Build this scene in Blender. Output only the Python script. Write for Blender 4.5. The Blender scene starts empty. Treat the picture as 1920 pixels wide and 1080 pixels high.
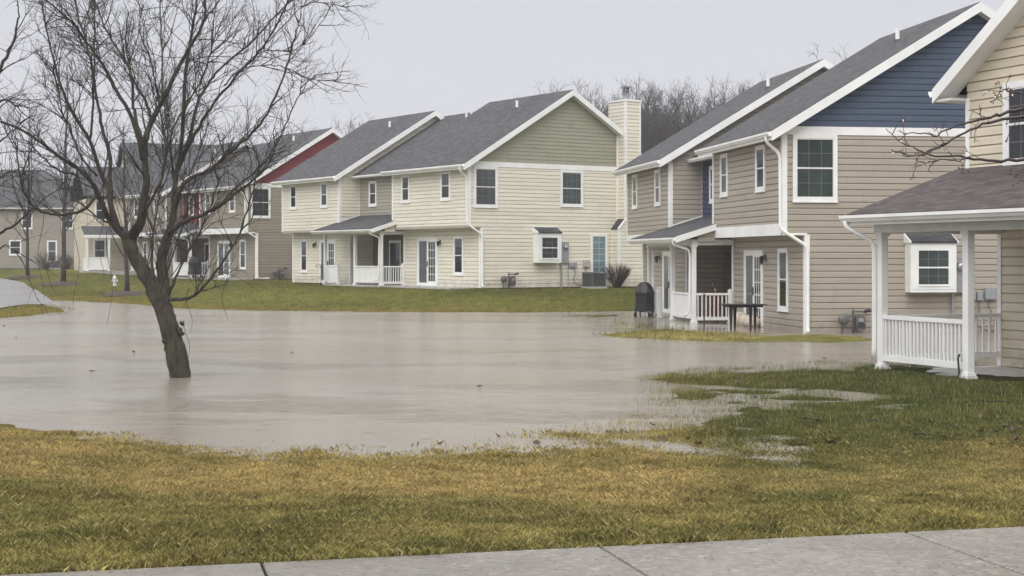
import bpy, math, random
import numpy as np
random.seed(7); rng = np.random.default_rng(7)
R = math.radians
scn = bpy.context.scene
COL = scn.collection
F_, YH, ZC = 2874.0, 482.0, 2.1          # focal length in photo pixels, horizon row, eye height
from mathutils import Vector, Matrix

# ------------------------------------------------------------------ camera
cam = bpy.data.cameras.new('camera'); co = bpy.data.objects.new('camera', cam); COL.objects.link(co)
co.location = (0, 0, ZC); co.rotation_euler = (R(90), 0, 0)
cam.sensor_width = 36; cam.lens = 36 * F_ / 1920; cam.shift_y = (YH - 540) / 1920
cam.clip_end = 3000; cam.clip_start = .1
scn.camera = co
scn.view_settings.view_transform = 'Standard'; scn.view_settings.look = 'None'
scn.view_settings.gamma = 1; scn.view_settings.exposure = 0.08

# ------------------------------------------------------------------ materials
def nt(name):
    m = bpy.data.materials.new(name); m.use_nodes = True
    return m, m.node_tree.nodes, m.node_tree.links, m.node_tree.nodes['Principled BSDF']
def N(ns, t, **k):
    n = ns.new(t)
    for a, b in k.items(): setattr(n, a, b)
    return n
def mixc(ns, ls, fac, a, b, mode='MIX'):
    n = N(ns, 'ShaderNodeMix', data_type='RGBA', blend_type=mode)
    for s, v in ((0, fac), (6, a), (7, b)):
        if hasattr(v, 'is_linked') or hasattr(v, 'links'): ls.new(v, n.inputs[s])
        elif s == 0: n.inputs[s].default_value = v
        else: n.inputs[s].default_value = (*v, 1)
    return n.outputs[2]
def noise(ns, ls, scale, detail=4, rough=.55, vec=None, stretch=None, coord='Object'):
    tc = N(ns, 'ShaderNodeTexCoord'); out = vec or tc.outputs[coord]
    if stretch:
        mp = N(ns, 'ShaderNodeMapping'); mp.inputs['Scale'].default_value = stretch; ls.new(out, mp.inputs[0]); out = mp.outputs[0]
    n = N(ns, 'ShaderNodeTexNoise'); n.inputs['Scale'].default_value = scale
    n.inputs['Detail'].default_value = detail; n.inputs['Roughness'].default_value = rough
    ls.new(out, n.inputs['Vector']); return n.outputs['Fac']
def ramp(ns, ls, fac, a, b):
    n = N(ns, 'ShaderNodeMapRange'); n.inputs['From Min'].default_value = a; n.inputs['From Max'].default_value = b
    ls.new(fac, n.inputs['Value']); return n.outputs[0]
def bump(ns, ls, b, h, strength=.3, dist=.02):
    n = N(ns, 'ShaderNodeBump'); n.inputs['Strength'].default_value = strength; n.inputs['Distance'].default_value = dist
    ls.new(h, n.inputs['Height']); ls.new(n.outputs[0], b.inputs['Normal'])
def sc(c, k): return tuple(x * k for x in c)
def simple(name, c, rough=.5, var=.12, scale=3, metal=0, bmp=0, bscale=60, spec=.5):
    m, ns, ls, b = nt(name)
    f = ramp(ns, ls, noise(ns, ls, scale), .3, .7)
    ls.new(mixc(ns, ls, f, sc(c, 1 - var), sc(c, 1 + var)), b.inputs['Base Color'])
    b.inputs['Roughness'].default_value = rough; b.inputs['Metallic'].default_value = metal
    b.inputs['Specular IOR Level'].default_value = spec
    if bmp: bump(ns, ls, b, noise(ns, ls, bscale), bmp)
    return m
def siding_mat(name, c):
    m, ns, ls, b = nt(name)
    f = ramp(ns, ls, noise(ns, ls, .35, 5), .3, .7)
    col = mixc(ns, ls, f, sc(c, .93), sc(c, 1.05))
    f2 = ramp(ns, ls, noise(ns, ls, 1.0, 3, stretch=(1.2, 1.2, 11)), .35, .65)      # plank to plank
    col = mixc(ns, ls, .35, col, mixc(ns, ls, f2, sc(c, .86), sc(c, 1.1)))
    tc = N(ns, 'ShaderNodeTexCoord'); br = N(ns, 'ShaderNodeTexBrick'); ls.new(tc.outputs['UV'], br.inputs['Vector']); br.inputs['Scale'].default_value = 1     # board joints
    br.inputs['Brick Width'].default_value = 3.66; br.inputs['Row Height'].default_value = .174; br.inputs['Mortar Size'].default_value = .0035; br.inputs['Mortar Smooth'].default_value = 0; br.offset = .37; br.offset_frequency = 3; br.squash = .8; br.squash_frequency = 4
    br.inputs['Color1'].default_value = (.93, .93, .93, 1); br.inputs['Color2'].default_value = (1.05, 1.05, 1.05, 1); br.inputs['Mortar'].default_value = (.5, .5, .5, 1)
    col = mixc(ns, ls, 1.0, col, br.outputs['Color'], 'MULTIPLY')
    sz = N(ns, 'ShaderNodeSeparateXYZ'); ls.new(tc.outputs['Object'], sz.inputs[0]); lowz = ramp(ns, ls, sz.outputs['Z'], .55, .0)                                    # mud splash marks at the foot
    mud = N(ns, 'ShaderNodeMath', operation='MULTIPLY'); ls.new(lowz, mud.inputs[0]); ls.new(ramp(ns, ls, noise(ns, ls, 3, 6, .7), .38, .72), mud.inputs[1])
    md = N(ns, 'ShaderNodeMath', operation='MULTIPLY'); ls.new(mud.outputs[0], md.inputs[0]); md.inputs[1].default_value = .6
    col = mixc(ns, ls, md.outputs[0], col, (.13, .10, .07))
    f3 = ramp(ns, ls, noise(ns, ls, 2.2, 6, stretch=(1, 1, .25)), .58, .85)         # rain streak dirt
    col = mixc(ns, ls, ramp(ns, ls, f3, 0, 3), col, sc(c, .55))
    ls.new(col, b.inputs['Base Color']); b.inputs['Roughness'].default_value = .5
    bump(ns, ls, b, noise(ns, ls, 9, 3, stretch=(.6, .6, 14)), .12, .01)
    return m
def shake_mat(name, c):
    m, ns, ls, b = nt(name)
    f = ramp(ns, ls, noise(ns, ls, .5, 5), .3, .7); col = mixc(ns, ls, f, sc(c, .9), sc(c, 1.08))
    f2 = ramp(ns, ls, noise(ns, ls, 7, 4, stretch=(1.4, 1.4, .25)), .3, .7); col = mixc(ns, ls, .5, col, mixc(ns, ls, f2, sc(c, .8), sc(c, 1.18)))
    f3 = ramp(ns, ls, noise(ns, ls, .9, 3, stretch=(1.1, 1.1, 11)), .35, .65); col = mixc(ns, ls, .35, col, mixc(ns, ls, f3, sc(c, .8), sc(c, 1.15)))
    ls.new(col, b.inputs['Base Color']); b.inputs['Roughness'].default_value = .62
    bump(ns, ls, b, noise(ns, ls, 10, 4, stretch=(5, 5, .5)), .2, .01)
    return m
def roof_mat(name, c, big=1.0):
    m, ns, ls, b = nt(name)
    tc = N(ns, 'ShaderNodeTexCoord')
    br = N(ns, 'ShaderNodeTexBrick'); ls.new(tc.outputs['UV'], br.inputs['Vector'])
    br.inputs['Scale'].default_value = 1; br.inputs['Brick Width'].default_value = .34; br.inputs['Row Height'].default_value = .15
    br.inputs['Mortar Size'].default_value = .012; br.inputs['Mortar Smooth'].default_value = .3
    br.inputs['Color1'].default_value = (*sc(c, .35), 1); br.inputs['Color2'].default_value = (*sc(c, 2.0), 1)
    br.inputs['Mortar'].default_value = (*sc(c, .3), 1); br.offset = .43; br.offset_frequency = 3; br.squash = .7; br.squash_frequency = 2
    f = ramp(ns, ls, noise(ns, ls, .5, 6), .3, .7)
    f9 = ramp(ns, ls, noise(ns, ls, .9, 6, .6, coord='UV', stretch=(1.6, .25, 1)), .35, .7)
    col = mixc(ns, ls, .15, br.outputs['Color'], mixc(ns, ls, f, sc(c, .7), sc(c, 1.35))); col = mixc(ns, ls, .3, col, mixc(ns, ls, f9, sc(c, .6), sc(c, 1.5)))
    g = ramp(ns, ls, noise(ns, ls, 70, 2), .3, .7)
    col = mixc(ns, ls, .3, col, mixc(ns, ls, g, sc(c, .4), sc(c, 1.8)))
    ls.new(col, b.inputs['Base Color']); b.inputs['Roughness'].default_value = .8; b.inputs['Specular IOR Level'].default_value = .22
    bump(ns, ls, b, br.outputs['Fac'], -.9, .02)
    return m
def attr_mat(name, rough=.7, spec=.25):
    m, ns, ls, b = nt(name)
    a = N(ns, 'ShaderNodeAttribute'); a.attribute_name = 'Col'; ls.new(a.outputs['Color'], b.inputs['Base Color'])
    b.inputs['Roughness'].default_value = rough; b.inputs['Specular IOR Level'].default_value = spec
    return m
def bark_mat(name, c, scale=9, rough=.75, moss=None):
    m, ns, ls, b = nt(name)
    f = ramp(ns, ls, noise(ns, ls, scale, 7, .65, stretch=(2.5, 2.5, .5)), .35, .65)
    col = mixc(ns, ls, f, sc(c, .4), sc(c, 1.5))
    if moss:
        g = ramp(ns, ls, noise(ns, ls, 2.5, 5), .5, .68); col = mixc(ns, ls, g, col, moss)
    ls.new(col, b.inputs['Base Color']); b.inputs['Roughness'].default_value = rough
    bump(ns, ls, b, noise(ns, ls, scale * 2, 6, .65, stretch=(2.2, 2.2, .45)), .9, .03)
    return m
def glass_mat(name, c, rough=.06):
    m, ns, ls, b = nt(name)
    f = ramp(ns, ls, noise(ns, ls, 1.3, 3), .3, .7)
    ls.new(mixc(ns, ls, f, sc(c, .6), sc(c, 1.3)), b.inputs['Base Color'])
    b.inputs['Roughness'].default_value = rough
    bump(ns, ls, b, noise(ns, ls, 1.5, 2), .04, .05)
    return m
def blind_mat(name, c, sx, sz):
    m, ns, ls, b = nt(name)
    tc = N(ns, 'ShaderNodeTexCoord')
    w = N(ns, 'ShaderNodeTexWave'); w.bands_direction = 'Z' if sz else 'DIAGONAL'
    w.inputs['Scale'].default_value = sz or sx; w.inputs['Distortion'].default_value = .6
    ls.new(tc.outputs['Object'], w.inputs['Vector'])
    ls.new(mixc(ns, ls, w.outputs['Fac'], sc(c, .45), sc(c, 1.1)), b.inputs['Base Color'])
    b.inputs['Roughness'].default_value = .12
    return m

M = dict(
 trim=simple('white_trim', (.84, .84, .825), .42, .085, 1.3),
 trimdirty=simple('white_vinyl', (.74, .74, .73), .4, .08, 2),
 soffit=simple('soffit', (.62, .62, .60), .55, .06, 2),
 cream=siding_mat('cream_siding', (.76, .715, .595)), sage=shake_mat('sage_shakes', (.33, .325, .24)),
 beige=siding_mat('beige_siding', (.385, .34, .28)), navy=shake_mat('navy_shakes', (.062, .086, .134)),
 taupe=siding_mat('taupe_siding', (.30, .26, .205)), crimson=shake_mat('red_shakes', (.22, .022, .032)),
 sagewall=siding_mat('sage_siding', (.36, .345, .27)),
 crimsonwall=siding_mat('red_siding', (.20, .02, .03)), navywall=siding_mat('navy_siding', (.045, .063, .12)),
 greyside=siding_mat('grey_siding', (.30, .27, .225)), sand=siding_mat('sand_siding', (.66, .59, .455)),
 dim=siding_mat('shaded_porch_siding', (.15, .125, .10)),  # porch shade put into the colour: siding darkened for the shadowed back wall
 roof=roof_mat('grey_shingles', (.068, .068, .072)), roof2=roof_mat('brown_shingles', (.080, .066, .066)),
 glass=glass_mat('dark_glass', (.018, .021, .025)), glassg=glass_mat('green_grey_glass', (.042, .058, .054)),
 glassb=glass_mat('pale_blue_glass', (.16, .24, .25)), blind=blind_mat('blinds_behind_glass', (.12, .13, .145), 9, 0), glassd=glass_mat('black_glass', (.014, .016, .018), .04), glassn=glass_mat('curtained_glass', (.085, .09, .095), .08), slat=blind_mat('slat_blind_glass', (.10, .11, .115), 0, 16),
 muntin=simple('muntin', (.13, .14, .14), .4), muntinw=simple('white_muntin', (.6, .6, .6), .4),
 black=simple('black_metal', (.018, .018, .02), .4, .2), iron=simple('wrought_iron', (.015, .013, .012), .5, .2, 9),
 cover=simple('black_vinyl_cover', (.012, .0125, .014), .42, .3, 6, bmp=.4, bscale=12),
 galv=simple('grey_metal', (.30, .31, .33), .45, .12, 8), dgalv=simple('weathered_metal', (.13, .125, .12), .5, .3, 20),
 acu=simple('grille_metal', (.10, .10, .105), .5, .2, 9), steel=simple('flue_steel', (.45, .45, .46), .35, .15, 6, .8),
 red=simple('red_plastic', (.22, .010, .014), .4), bag=simple('pale_cloth', (.55, .47, .37), .8, .25, 9, bmp=.5, bscale=14),
 rust=simple('rusty_steel', (.07, .035, .025), .8, .4, 25), conc=simple('pale_concrete', (.42, .41, .39), .7, .2, 6),
 hyd=simple('hydrant_paint', (.62, .62, .58), .5, .2, 12), tyre=simple('rubber', (.02, .02, .02), .7),
 leaf=simple('dead_leaf', (.085, .05, .025), .7, .5, 30), mulch=simple('mulch_bits', (.05, .035, .026), .9, .5, 18, bmp=1, bscale=30),
 willow=bark_mat('willow_bark', (.050, .041, .032), 7, .8, (.075, .075, .038)), twig=bark_mat('twig_bark', (.032, .025, .023), 8, .7),
 lawnbark=bark_mat('young_bark', (.05, .042, .037), 12), woodbark=bark_mat('wood_bark', (.062, .052, .050), 2),
 redtwig=simple('wet_reddish_twig', (.035, .022, .02), .3, .4, 30), bud=simple('red_bud', (.16, .02, .025), .5, .3, 40),
 shrubtwig=bark_mat('shrub_twig', (.05, .03, .022), 20), drop=simple('water_drop', (.8, .8, .82), .05, .02),
 lampglass=simple('lamp_glass', (.3, .28, .22), .2),
)

# ------------------------------------------------------------------ mesh builder
class MB:
    def __init__(s): s.v = []; s.f = []; s.uv = []
    def quad(s, p, uv=None):
        i = len(s.v); s.v += [tuple(q) for q in p]; s.f.append(tuple(range(i, i + len(p))))
        s.uv.append(uv or [(0, 0)] * len(p))
    def hexa(s, P):      # P: bottom 4 (ccw), top 4
        i = len(s.v); s.v += [tuple(q) for q in P]
        for q in ((3, 2, 1, 0), (4, 5, 6, 7), (0, 1, 5, 4), (1, 2, 6, 5), (2, 3, 7, 6), (3, 0, 4, 7)):
            s.f.append(tuple(i + k for k in q)); s.uv.append([(0, 0)] * 4)
    def box(s, x0, x1, y0, y1, z0, z1):
        s.hexa([(x0, y0, z0), (x1, y0, z0), (x1, y1, z0), (x0, y1, z0), (x0, y0, z1), (x1, y0, z1), (x1, y1, z1), (x0, y1, z1)])
    def fbox(s, F, s0, s1, z0, z1, o0, o1):
        P = [F(s0, o1), F(s1, o1), F(s1, o0), F(s0, o0)]
        s.hexa([(*p, z0) for p in P] + [(*p, z1) for p in P])
    def tube(s, pts, rad, n=6, cap=True):
        pts = [Vector(p) for p in pts]; i0 = len(s.v); k = len(pts)
        t = (pts[1] - pts[0]).normalized(); a = t.orthogonal().normalized()
        for j in range(k):
            t = (pts[min(j + 1, k - 1)] - pts[max(j - 1, 0)])
            if t.length < 1e-9: t = Vector((0, 0, 1))
            t.normalize(); a = (a - t * a.dot(t))
            a = a.normalized() if a.length > 1e-6 else t.orthogonal().normalized()
            b = t.cross(a); r = rad[j] if hasattr(rad, '__len__') else rad
            for q in range(n):
                w = 2 * math.pi * q / n; s.v.append(tuple(pts[j] + a * (r * math.cos(w)) + b * (r * math.sin(w))))
        for j in range(k - 1):
            for q in range(n):
                A = i0 + j * n + q; B = i0 + j * n + (q + 1) % n
                s.f.append((A, B, B + n, A + n)); s.uv.append([(0, 0)] * 4)
        if cap:
            s.f.append(tuple(i0 + q for q in range(n))[::-1]); s.uv.append([(0, 0)] * n)
            s.f.append(tuple(i0 + (k - 1) * n + q for q in range(n))); s.uv.append([(0, 0)] * n)
    def lathe(s, prof, c=(0, 0, 0), n=14, axis=None):
        axis = Vector(axis or (0, 0, 1)).normalized(); a = axis.orthogonal().normalized(); b = axis.cross(a); c = Vector(c); i0 = len(s.v)
        for r, h in prof:
            for q in range(n):
                w = 2 * math.pi * q / n; s.v.append(tuple(c + axis * h + a * (r * math.cos(w)) + b * (r * math.sin(w))))
        for j in range(len(prof) - 1):
            for q in range(n):
                A = i0 + j * n + q; B = i0 + j * n + (q + 1) % n; s.f.append((A, B, B + n, A + n)); s.uv.append([(0, 0)] * 4)
        s.f.append(tuple(i0 + q for q in range(n))[::-1]); s.uv.append([(0, 0)] * n)
        s.f.append(tuple(i0 + (len(prof) - 1) * n + q for q in range(n))); s.uv.append([(0, 0)] * n)
    def build(s, name, mat, parent=None, loc=None, rz=0, smooth=False, bevel=0):
        me = bpy.data.meshes.new(name); me.from_pydata(s.v, [], s.f)
        ul = me.uv_layers.new(name='UVMap')
        ul.data.foreach_set('uv', [c for f in s.uv for p in f for c in p])
        me.materials.append(mat)
        if smooth: me.polygons.foreach_set('use_smooth', [True] * len(me.polygons))
        me.update()
        o = bpy.data.objects.new(name, me); COL.objects.link(o)
        if parent: o.parent = parent
        if loc is not None: o.location = loc
        o.rotation_euler[2] = rz
        if bevel:
            bv = o.modifiers.new('bevel', 'BEVEL'); bv.width = bevel; bv.segments = 2; bv.limit_method = 'ANGLE'
        return o
def build_each(mb, name, mat, parent):
    # every box of the builder becomes a part of its own
    n = len(mb.v); p = list(range(n))
    def fd(i):
        while p[i] != i: p[i] = p[p[i]]; i = p[i]
        return i
    for f in mb.f:
        for k in f[1:]: p[fd(k)] = fd(f[0])
    groups = {}
    for i in range(len(mb.f)): groups.setdefault(fd(mb.f[i][0]), []).append(i)
    for fs in groups.values():
        m = MB(); ids = sorted({k for i in fs for k in mb.f[i]}); ix = {k: j for j, k in enumerate(ids)}
        m.v = [mb.v[k] for k in ids]; m.f = [tuple(ix[k] for k in mb.f[i]) for i in fs]; m.uv = [mb.uv[i] for i in fs]
        m.build(name, mat, parent)
def tag(o, label, cat, group=None, kind=None):
    o['label'] = label
    if cat: o['category'] = cat
    if group: o['group'] = group
    if kind: o['kind'] = kind
    return o
def empty(name, loc, rz, label, cat, group=None):
    o = bpy.data.objects.new(name, None); COL.objects.link(o); o.location = loc; o.rotation_euler[2] = rz; o.empty_display_size = .3
    return tag(o, label, cat, group)
def copy_tree(o, parent=None):
    c = o.copy(); COL.objects.link(c)
    if parent: c.parent = parent
    for ch in list(o.children): copy_tree(ch, c)
    return c

# ------------------------------------------------------------------ terrain
def un(px, py, z=0.0):
    Y = F_ * (ZC - z) / (py - YH); return ((px - 960) / F_ * Y, Y, z)
def at(px, Y, z): return ((px - 960) / F_ * Y, Y, z)
ctl = []
for px in (-700, -200, 300, 800, 1300, 1800, 2400):
    ctl.append(at(px, 3.0, .5)); ctl.append(at(px, 5.5, .5))
    y = 1078 - (px) * (1078 - 988) / 1920
    ctl.append(un(px, y, .485)); ctl.append(un(px, min(y + 60, 1200), .5))
# near lawn: shoreline then rise
for px, py in ((-300, 760), (0, 797), (130, 815), (220, 838), (320, 850), (420, 858), (560, 867), (700, 870), (820, 866), (900, 865), (1000, 870), (1100, 872), (1210, 873)):
    ctl.append(un(px, py, .012))
    ctl.append(un(px, py + 45, .11)); ctl.append(un(px, py - 22, -.07))
for px, py, z in ((1320, 878, .03), (1450, 870, .01), (1600, 865, .015), (1750, 868, .03), (1900, 875, .07), (2300, 880, .1), (1300, 920, .13), (1500, 925, .15), (1700, 925, .17), (1900, 930, .2),
                  (100, 930, .28), (500, 950, .28), (900, 950, .28), (1300, 965, .3), (1700, 950, .32),
                  # grass tongue and pockets on the right
                  (1300, 855, -.012), (1400, 850, -.006), (1200, 848, -.02), (1550, 845, .012), (1180, 825, -.010), (1300, 822, .004), (1450, 820, .010), (1600, 825, .04), (1800, 830, .08),
                  (1100, 825, -.032), (1100, 790, -.07), (1250, 790, -.022), (1350, 785, -.018), (1420, 780, -.008), (1480, 775, -.004), (1560, 765, .008), (1330, 765, -.02), (1380, 748, -.012), (1440, 745, -.004), (1500, 740, .004), (1250, 745, -.022), (1180, 760, -.038),
                  (1250, 708, -.016), (1300, 704, .006), (1400, 702, .02), (1330, 722, -.004), (1420, 725, .004), (1480, 718, -.006), (1560, 735, -.010), (1640, 747, -.008), (1710, 756, .004), (1520, 704, .05), (1650, 715, .06), (1750, 730, .07),
                  (1850, 760, .09), (1700, 790, .08), (1900, 800, .12), (2300, 800, .15), (1640, 775, .022), (1200, 712, -.03), (1350, 692, -.03), (1480, 686, -.02), (1600, 686, -.01), (1640, 694, .02),
                  # channel and water body
                  (1200, 660, -.2), (1400, 665, -.14), (1550, 665, -.09), (1640, 655, -.07), (1100, 700, -.25), (1000, 760, -.28), (700, 780, -.3), (400, 760, -.3), (100, 730, -.25), (-200, 700, -.3), (-500, 680, -.25),
                  (200, 650, -.3), (600, 690, -.35), (800, 650, -.35), (1000, 640, -.3), (400, 620, -.25), (700, 605, -.2), (950, 612, -.16), (150, 610, -.2), (-100, 620, -.2), (1060, 620, -.09), (1250, 648, -.08), (1450, 650, -.06)):
    ctl.append(un(px, py, z))
# grass tongue before the beige house, flooded patio
for px, py, z in ((1120, 627, -.005), (1170, 630, .02), (1260, 632, .035), (1350, 635, .04), (1450, 637, .04), (1550, 637, .03), (1620, 636, .02), (1210, 619, .01), (1260, 622, .02), (1210, 612, -.03), (1300, 621, .005), (1400, 627, .005),
                  (1340, 616, -.05), (1420, 619, -.05), (1250, 608, -.05), (1480, 622, -.03), (1180, 606, .01), (1130, 600, -.025), (1190, 597, -.02), (1080, 592, .012), (1150, 590, .015), (1010, 592, -.012), (950, 592, -.05), (1080, 604, -.05)):
    ctl.append(un(px, py, z))
# far shore and far lawn
for px, py in ((100, 563), (200, 567), (280, 572), (360, 579), (500, 582), (700, 584), (850, 585), (1000, 585), (1100, 584), (1190, 583)):
    ctl.append(un(px, py, .01)); ctl.append(un(px, py + 7, -.08)); ctl.append(un(px, py - 8, .09))
for px, py, z in ((-300, 590, .02), (0, 597, .005), (60, 588, .01), (100, 577, .005), (40, 577, .10), (0, 585, .09), (60, 572, .10), (100, 568, -.02), (130, 578, -.06), (0, 560, .11), (-200, 565, .12), (0, 543, .16), (70, 553, .10), (95, 561, .02)):
    ctl.append(un(px, py, z))
def hpt(pose, v, u, z):
    X, Y, t, _ = pose; return (X - math.sin(t) * u + math.cos(t) * v, Y + math.cos(t) * u + math.sin(t) * v, z)
PC = (-1.951, 68.9, R(34.06), .697); PG = (7.484, 42.28, R(8.6), -.02); PR = (-15.79, 91.15, R(34.68), .79)
for P, zz in ((PC, .66), (PR, .75)):
    for v in (-1.2, .4, 5, 10):
        for u in (0, 6, 12, 19): ctl.append(hpt(P, v, u, zz if v > 0 else zz - .03))
    for v in (1, 4, 8): ctl.append(hpt(P, v, -1.2, zz - .02))
for v, u, z in ((1, 1, -.03), (4, 1, -.03), (8, 1, -.02), (1, 10, -.03), (5, 10, 0), (1, 19, 0), (8, 19, .2), (8, 10, .05), (2, -.6, -.03), (5, -.6, -.04), (8, -.8, -.04)): ctl.append(hpt(PG, v, u, z))
for px, Y, z in ((1900, 28, -.02), (1800, 30, -.03), (2100, 30, .0), (2300, 40, 0), (1250, 75, .62), (1180, 66, .4), (1150, 72, .64),
                 (50, 107, .9), (180, 107, 1.1), (300, 107, 1.1), (0, 140, 1.05), (-300, 140, 1.0), (160, 95, .6), (20, 120, .75), (-100, 110, .4), (-400, 100, .3), (-800, 100, .3)):
    ctl.append(at(px, Y, z))
for px in (-3000, -1000, 0, 960, 2000, 4000):
    for Y in (190, 300, 420): ctl.append(at(px, Y, 1.1))
for px in (-4000, -2000, 3500, 5500):
    for Y, z in ((5, .5), (15, .1), (30, -.1 if px < 0 else .3), (60, 0 if px < 0 else .4), (100, .5)): ctl.append(at(px, Y, z))
ctl = np.array(ctl)
def warp(X, Y): return np.stack([X / Y * 4.2, np.log(Y) * 3.0], -1)
cw = warp(ctl[:, 0], ctl[:, 1]); nC = len(cw)
D = np.linalg.norm(cw[:, None] - cw[None], axis=-1)
A = np.zeros((nC + 1, nC + 1)); A[:nC, :nC] = D - .012 * np.eye(nC); A[:nC, nC] = 1; A[nC, :nC] = 1
W = np.linalg.solve(A, np.append(ctl[:, 2], 0))
def vnoise(X, Y, s, seed=0):
    X = X / s + seed * 17.3; Y = Y / s + seed * 9.1; xi = np.floor(X).astype(int); yi = np.floor(Y).astype(int); fx = X - xi; fy = Y - yi
    def h(i, j):
        n = (i * 374761393 + j * 668265263 + seed * 1442695) & 0x7fffffff; n = ((n ^ (n >> 13)) * 1274126177) & 0x7fffffff
        return ((n ^ (n >> 16)) & 0xffff) / 65535.0
    fx = fx * fx * (3 - 2 * fx); fy = fy * fy * (3 - 2 * fy)
    return (h(xi, yi) * (1 - fx) + h(xi + 1, yi) * fx) * (1 - fy) + (h(xi, yi + 1) * (1 - fx) + h(xi + 1, yi + 1) * fx) * fy
def hz(X, Y):
    X = np.atleast_1d(np.asarray(X, float)); Y = np.atleast_1d(np.asarray(Y, float)); out = np.empty(len(X))
    for i in range(0, len(X), 20000):
        w = warp(X[i:i + 20000], Y[i:i + 20000])
        d = np.sqrt(((w[:, None, 0] - cw[None, :, 0]) ** 2) + ((w[:, None, 1] - cw[None, :, 1]) ** 2))
        out[i:i + 20000] = d @ W[:nC] + W[nC]
    nz = (vnoise(X, Y, .9, 1) - .5) * .022 + (vnoise(X, Y, .28, 2) - .5) * .018 + (vnoise(X, Y, 3.1, 3) - .5) * .02
    soak = np.exp(-(out / .06) ** 2) * np.clip((X / Y - .03) / .05, 0, 1) * np.clip((34 - Y) / 4, 0, 1)
    nz = nz + soak * ((vnoise(X, Y, 1.5, 14) - .5) * .05 + (vnoise(X, Y, .5, 15) - .5) * .05)
    out = out + nz * np.clip((Y - 8.6) / 2, 0, 1)
    return out
def ground(px, py):
    Ys = np.linspace(7, 180, 3500); X = (px - 960) / F_ * Ys; z = hz(X, Ys); ray = ZC - (py - YH) / F_ * Ys
    i = int(np.argmax(ray < z)); return (float(X[i]), float(Ys[i]), float(max(z[i], -.3)))
ks = np.concatenate([np.linspace(-2.4, -.46, 26)[:-1], np.linspace(-.46, .46, 230), np.linspace(.46, 2.4, 26)[1:]])
Ys = np.concatenate([[2.0, 4.0, 6.0], np.geomspace(7.2, 120, 260), np.geomspace(126, 420, 20)])
KK, YY = np.meshgrid(ks, Ys); GX = (KK * YY).ravel(); GY = YY.ravel(); GZ = hz(GX, GY)
# the sidewalk band sits in the lawn
SW0 = np.array(un(490, 1053, .5)[:2]); SW1 = np.array(un(1720, 995, .5)[:2]); sd = (SW1 - SW0) / np.linalg.norm(SW1 - SW0); sn = np.array((-sd[1], sd[0]))
swd = (GX - SW0[0]) * sn[0] + (GY - SW0[1]) * sn[1]
GZ = np.where(swd < .12, np.minimum(GZ, .46), GZ)
def mesh_np(name, V, Fc, mat, col=None, smooth=False):
    me = bpy.data.meshes.new(name); nv = len(V); me.vertices.add(nv); me.vertices.foreach_set('co', np.asarray(V, np.float32).ravel())
    k = Fc.shape[1]; me.loops.add(Fc.size); me.loops.foreach_set('vertex_index', Fc.astype(np.int32).ravel())
    me.polygons.add(len(Fc)); me.polygons.foreach_set('loop_start', np.arange(0, Fc.size, k, dtype=np.int32))
    me.update(calc_edges=True)
    if col is not None:
        a = me.attributes.new('Col', 'FLOAT_COLOR', 'POINT'); a.data.foreach_set('color', np.concatenate([col, np.ones((nv, 1))], 1).astype(np.float32).ravel())
    if smooth: me.polygons.foreach_set('use_smooth', np.ones(len(Fc), bool))
    me.materials.append(mat); o = bpy.data.objects.new(name, me); COL.objects.link(o); return o
def grass_colour(X, Y, Z):
    n1 = vnoise(X, Y, 1.6, 5); n2 = vnoise(X, Y, .45, 6); n3 = vnoise(X, Y, 6.0, 7); n4 = vnoise(X, Y, .16, 8)
    n5 = .6 * vnoise(X, Y * 1.3, .8, 11) + .4 * vnoise(X, Y * 1.3, .3, 12)
    gold = np.array((.40, .30, .115)); olive = np.array((.225, .195, .062)); green = np.array((.094, .116, .032)); dark = np.array((.045, .055, .018)); far = np.array((.125, .130, .030)); straw = np.array((.42, .33, .15))
    near = np.clip((24 - Y) / 4, 0, 1); px = X / Y
    dsw = (X - SW0[0]) * sn[0] + (Y - SW0[1]) * sn[1]                    # metres beyond the sidewalk
    band = np.clip((dsw - 1.6) / 3.4, 0, 1) * np.clip((.24 - Z) / .08, 0, 1) * near * np.clip((.19 - px) / .08, .55, 1)
    band = np.clip(band * 1.05 + (n1 - .5) * 1.2 * np.clip(dsw - .6, 0, 1) + (n2 - .5) * .35, 0, 1)
    band = band * np.clip((Z + .02) / .07, .5, 1)
    rl = np.clip((px - .09) / .06, 0, 1) * np.clip((Y - 14.8) / 2.5, 0, 1) * np.clip((40 - Y) / 5, 0, 1)      # right lawn, lush
    fl = np.clip((Y - 45) / 8, 0, 1)
    base = olive[None] * (.7 + .6 * n2[:, None]) 
    mx = np.clip((n5 - .42) * 3.0, 0, 1)[:, None]
    base = base * (1 - mx * .5) + green[None] * mx * .5
    c = base * (1 - band[:, None]) + gold[None] * band[:, None]
    g = (green * .9)[None] * (1 - n1[:, None] * .35) + olive[None] * (n1[:, None] * .35)
    tan = np.clip((17.5 - Y) / 3, 0, 1)[:, None] * .55
    c = c * (1 - rl[:, None]) + (g * (1 - tan) + np.array((.20, .14, .055))[None] * tan) * rl[:, None]
    fc = far[None] * (.75 + .5 * n3[:, None]); y = np.clip(n1 * 1.4 - .45, 0, 1)[:, None]; fc = fc * (1 - .5 * y) + np.array((.17, .14, .035))[None] * .5 * y
    shore = (np.clip((.14 - Z) / .12, 0, 1) * np.clip(.10 - px, 0, .2) * 5)[:, None].clip(0, .7); fc = fc * (1 - shore) + np.array((.19, .145, .035))[None] * shore
    c = c * (1 - fl[:, None]) + fc * fl[:, None]
    return c * (.72 + .56 * n4[:, None])
m, ns, ls, b = nt('lawn_soil')
a_ = N(ns, 'ShaderNodeAttribute'); a_.attribute_name = 'Col'
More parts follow.
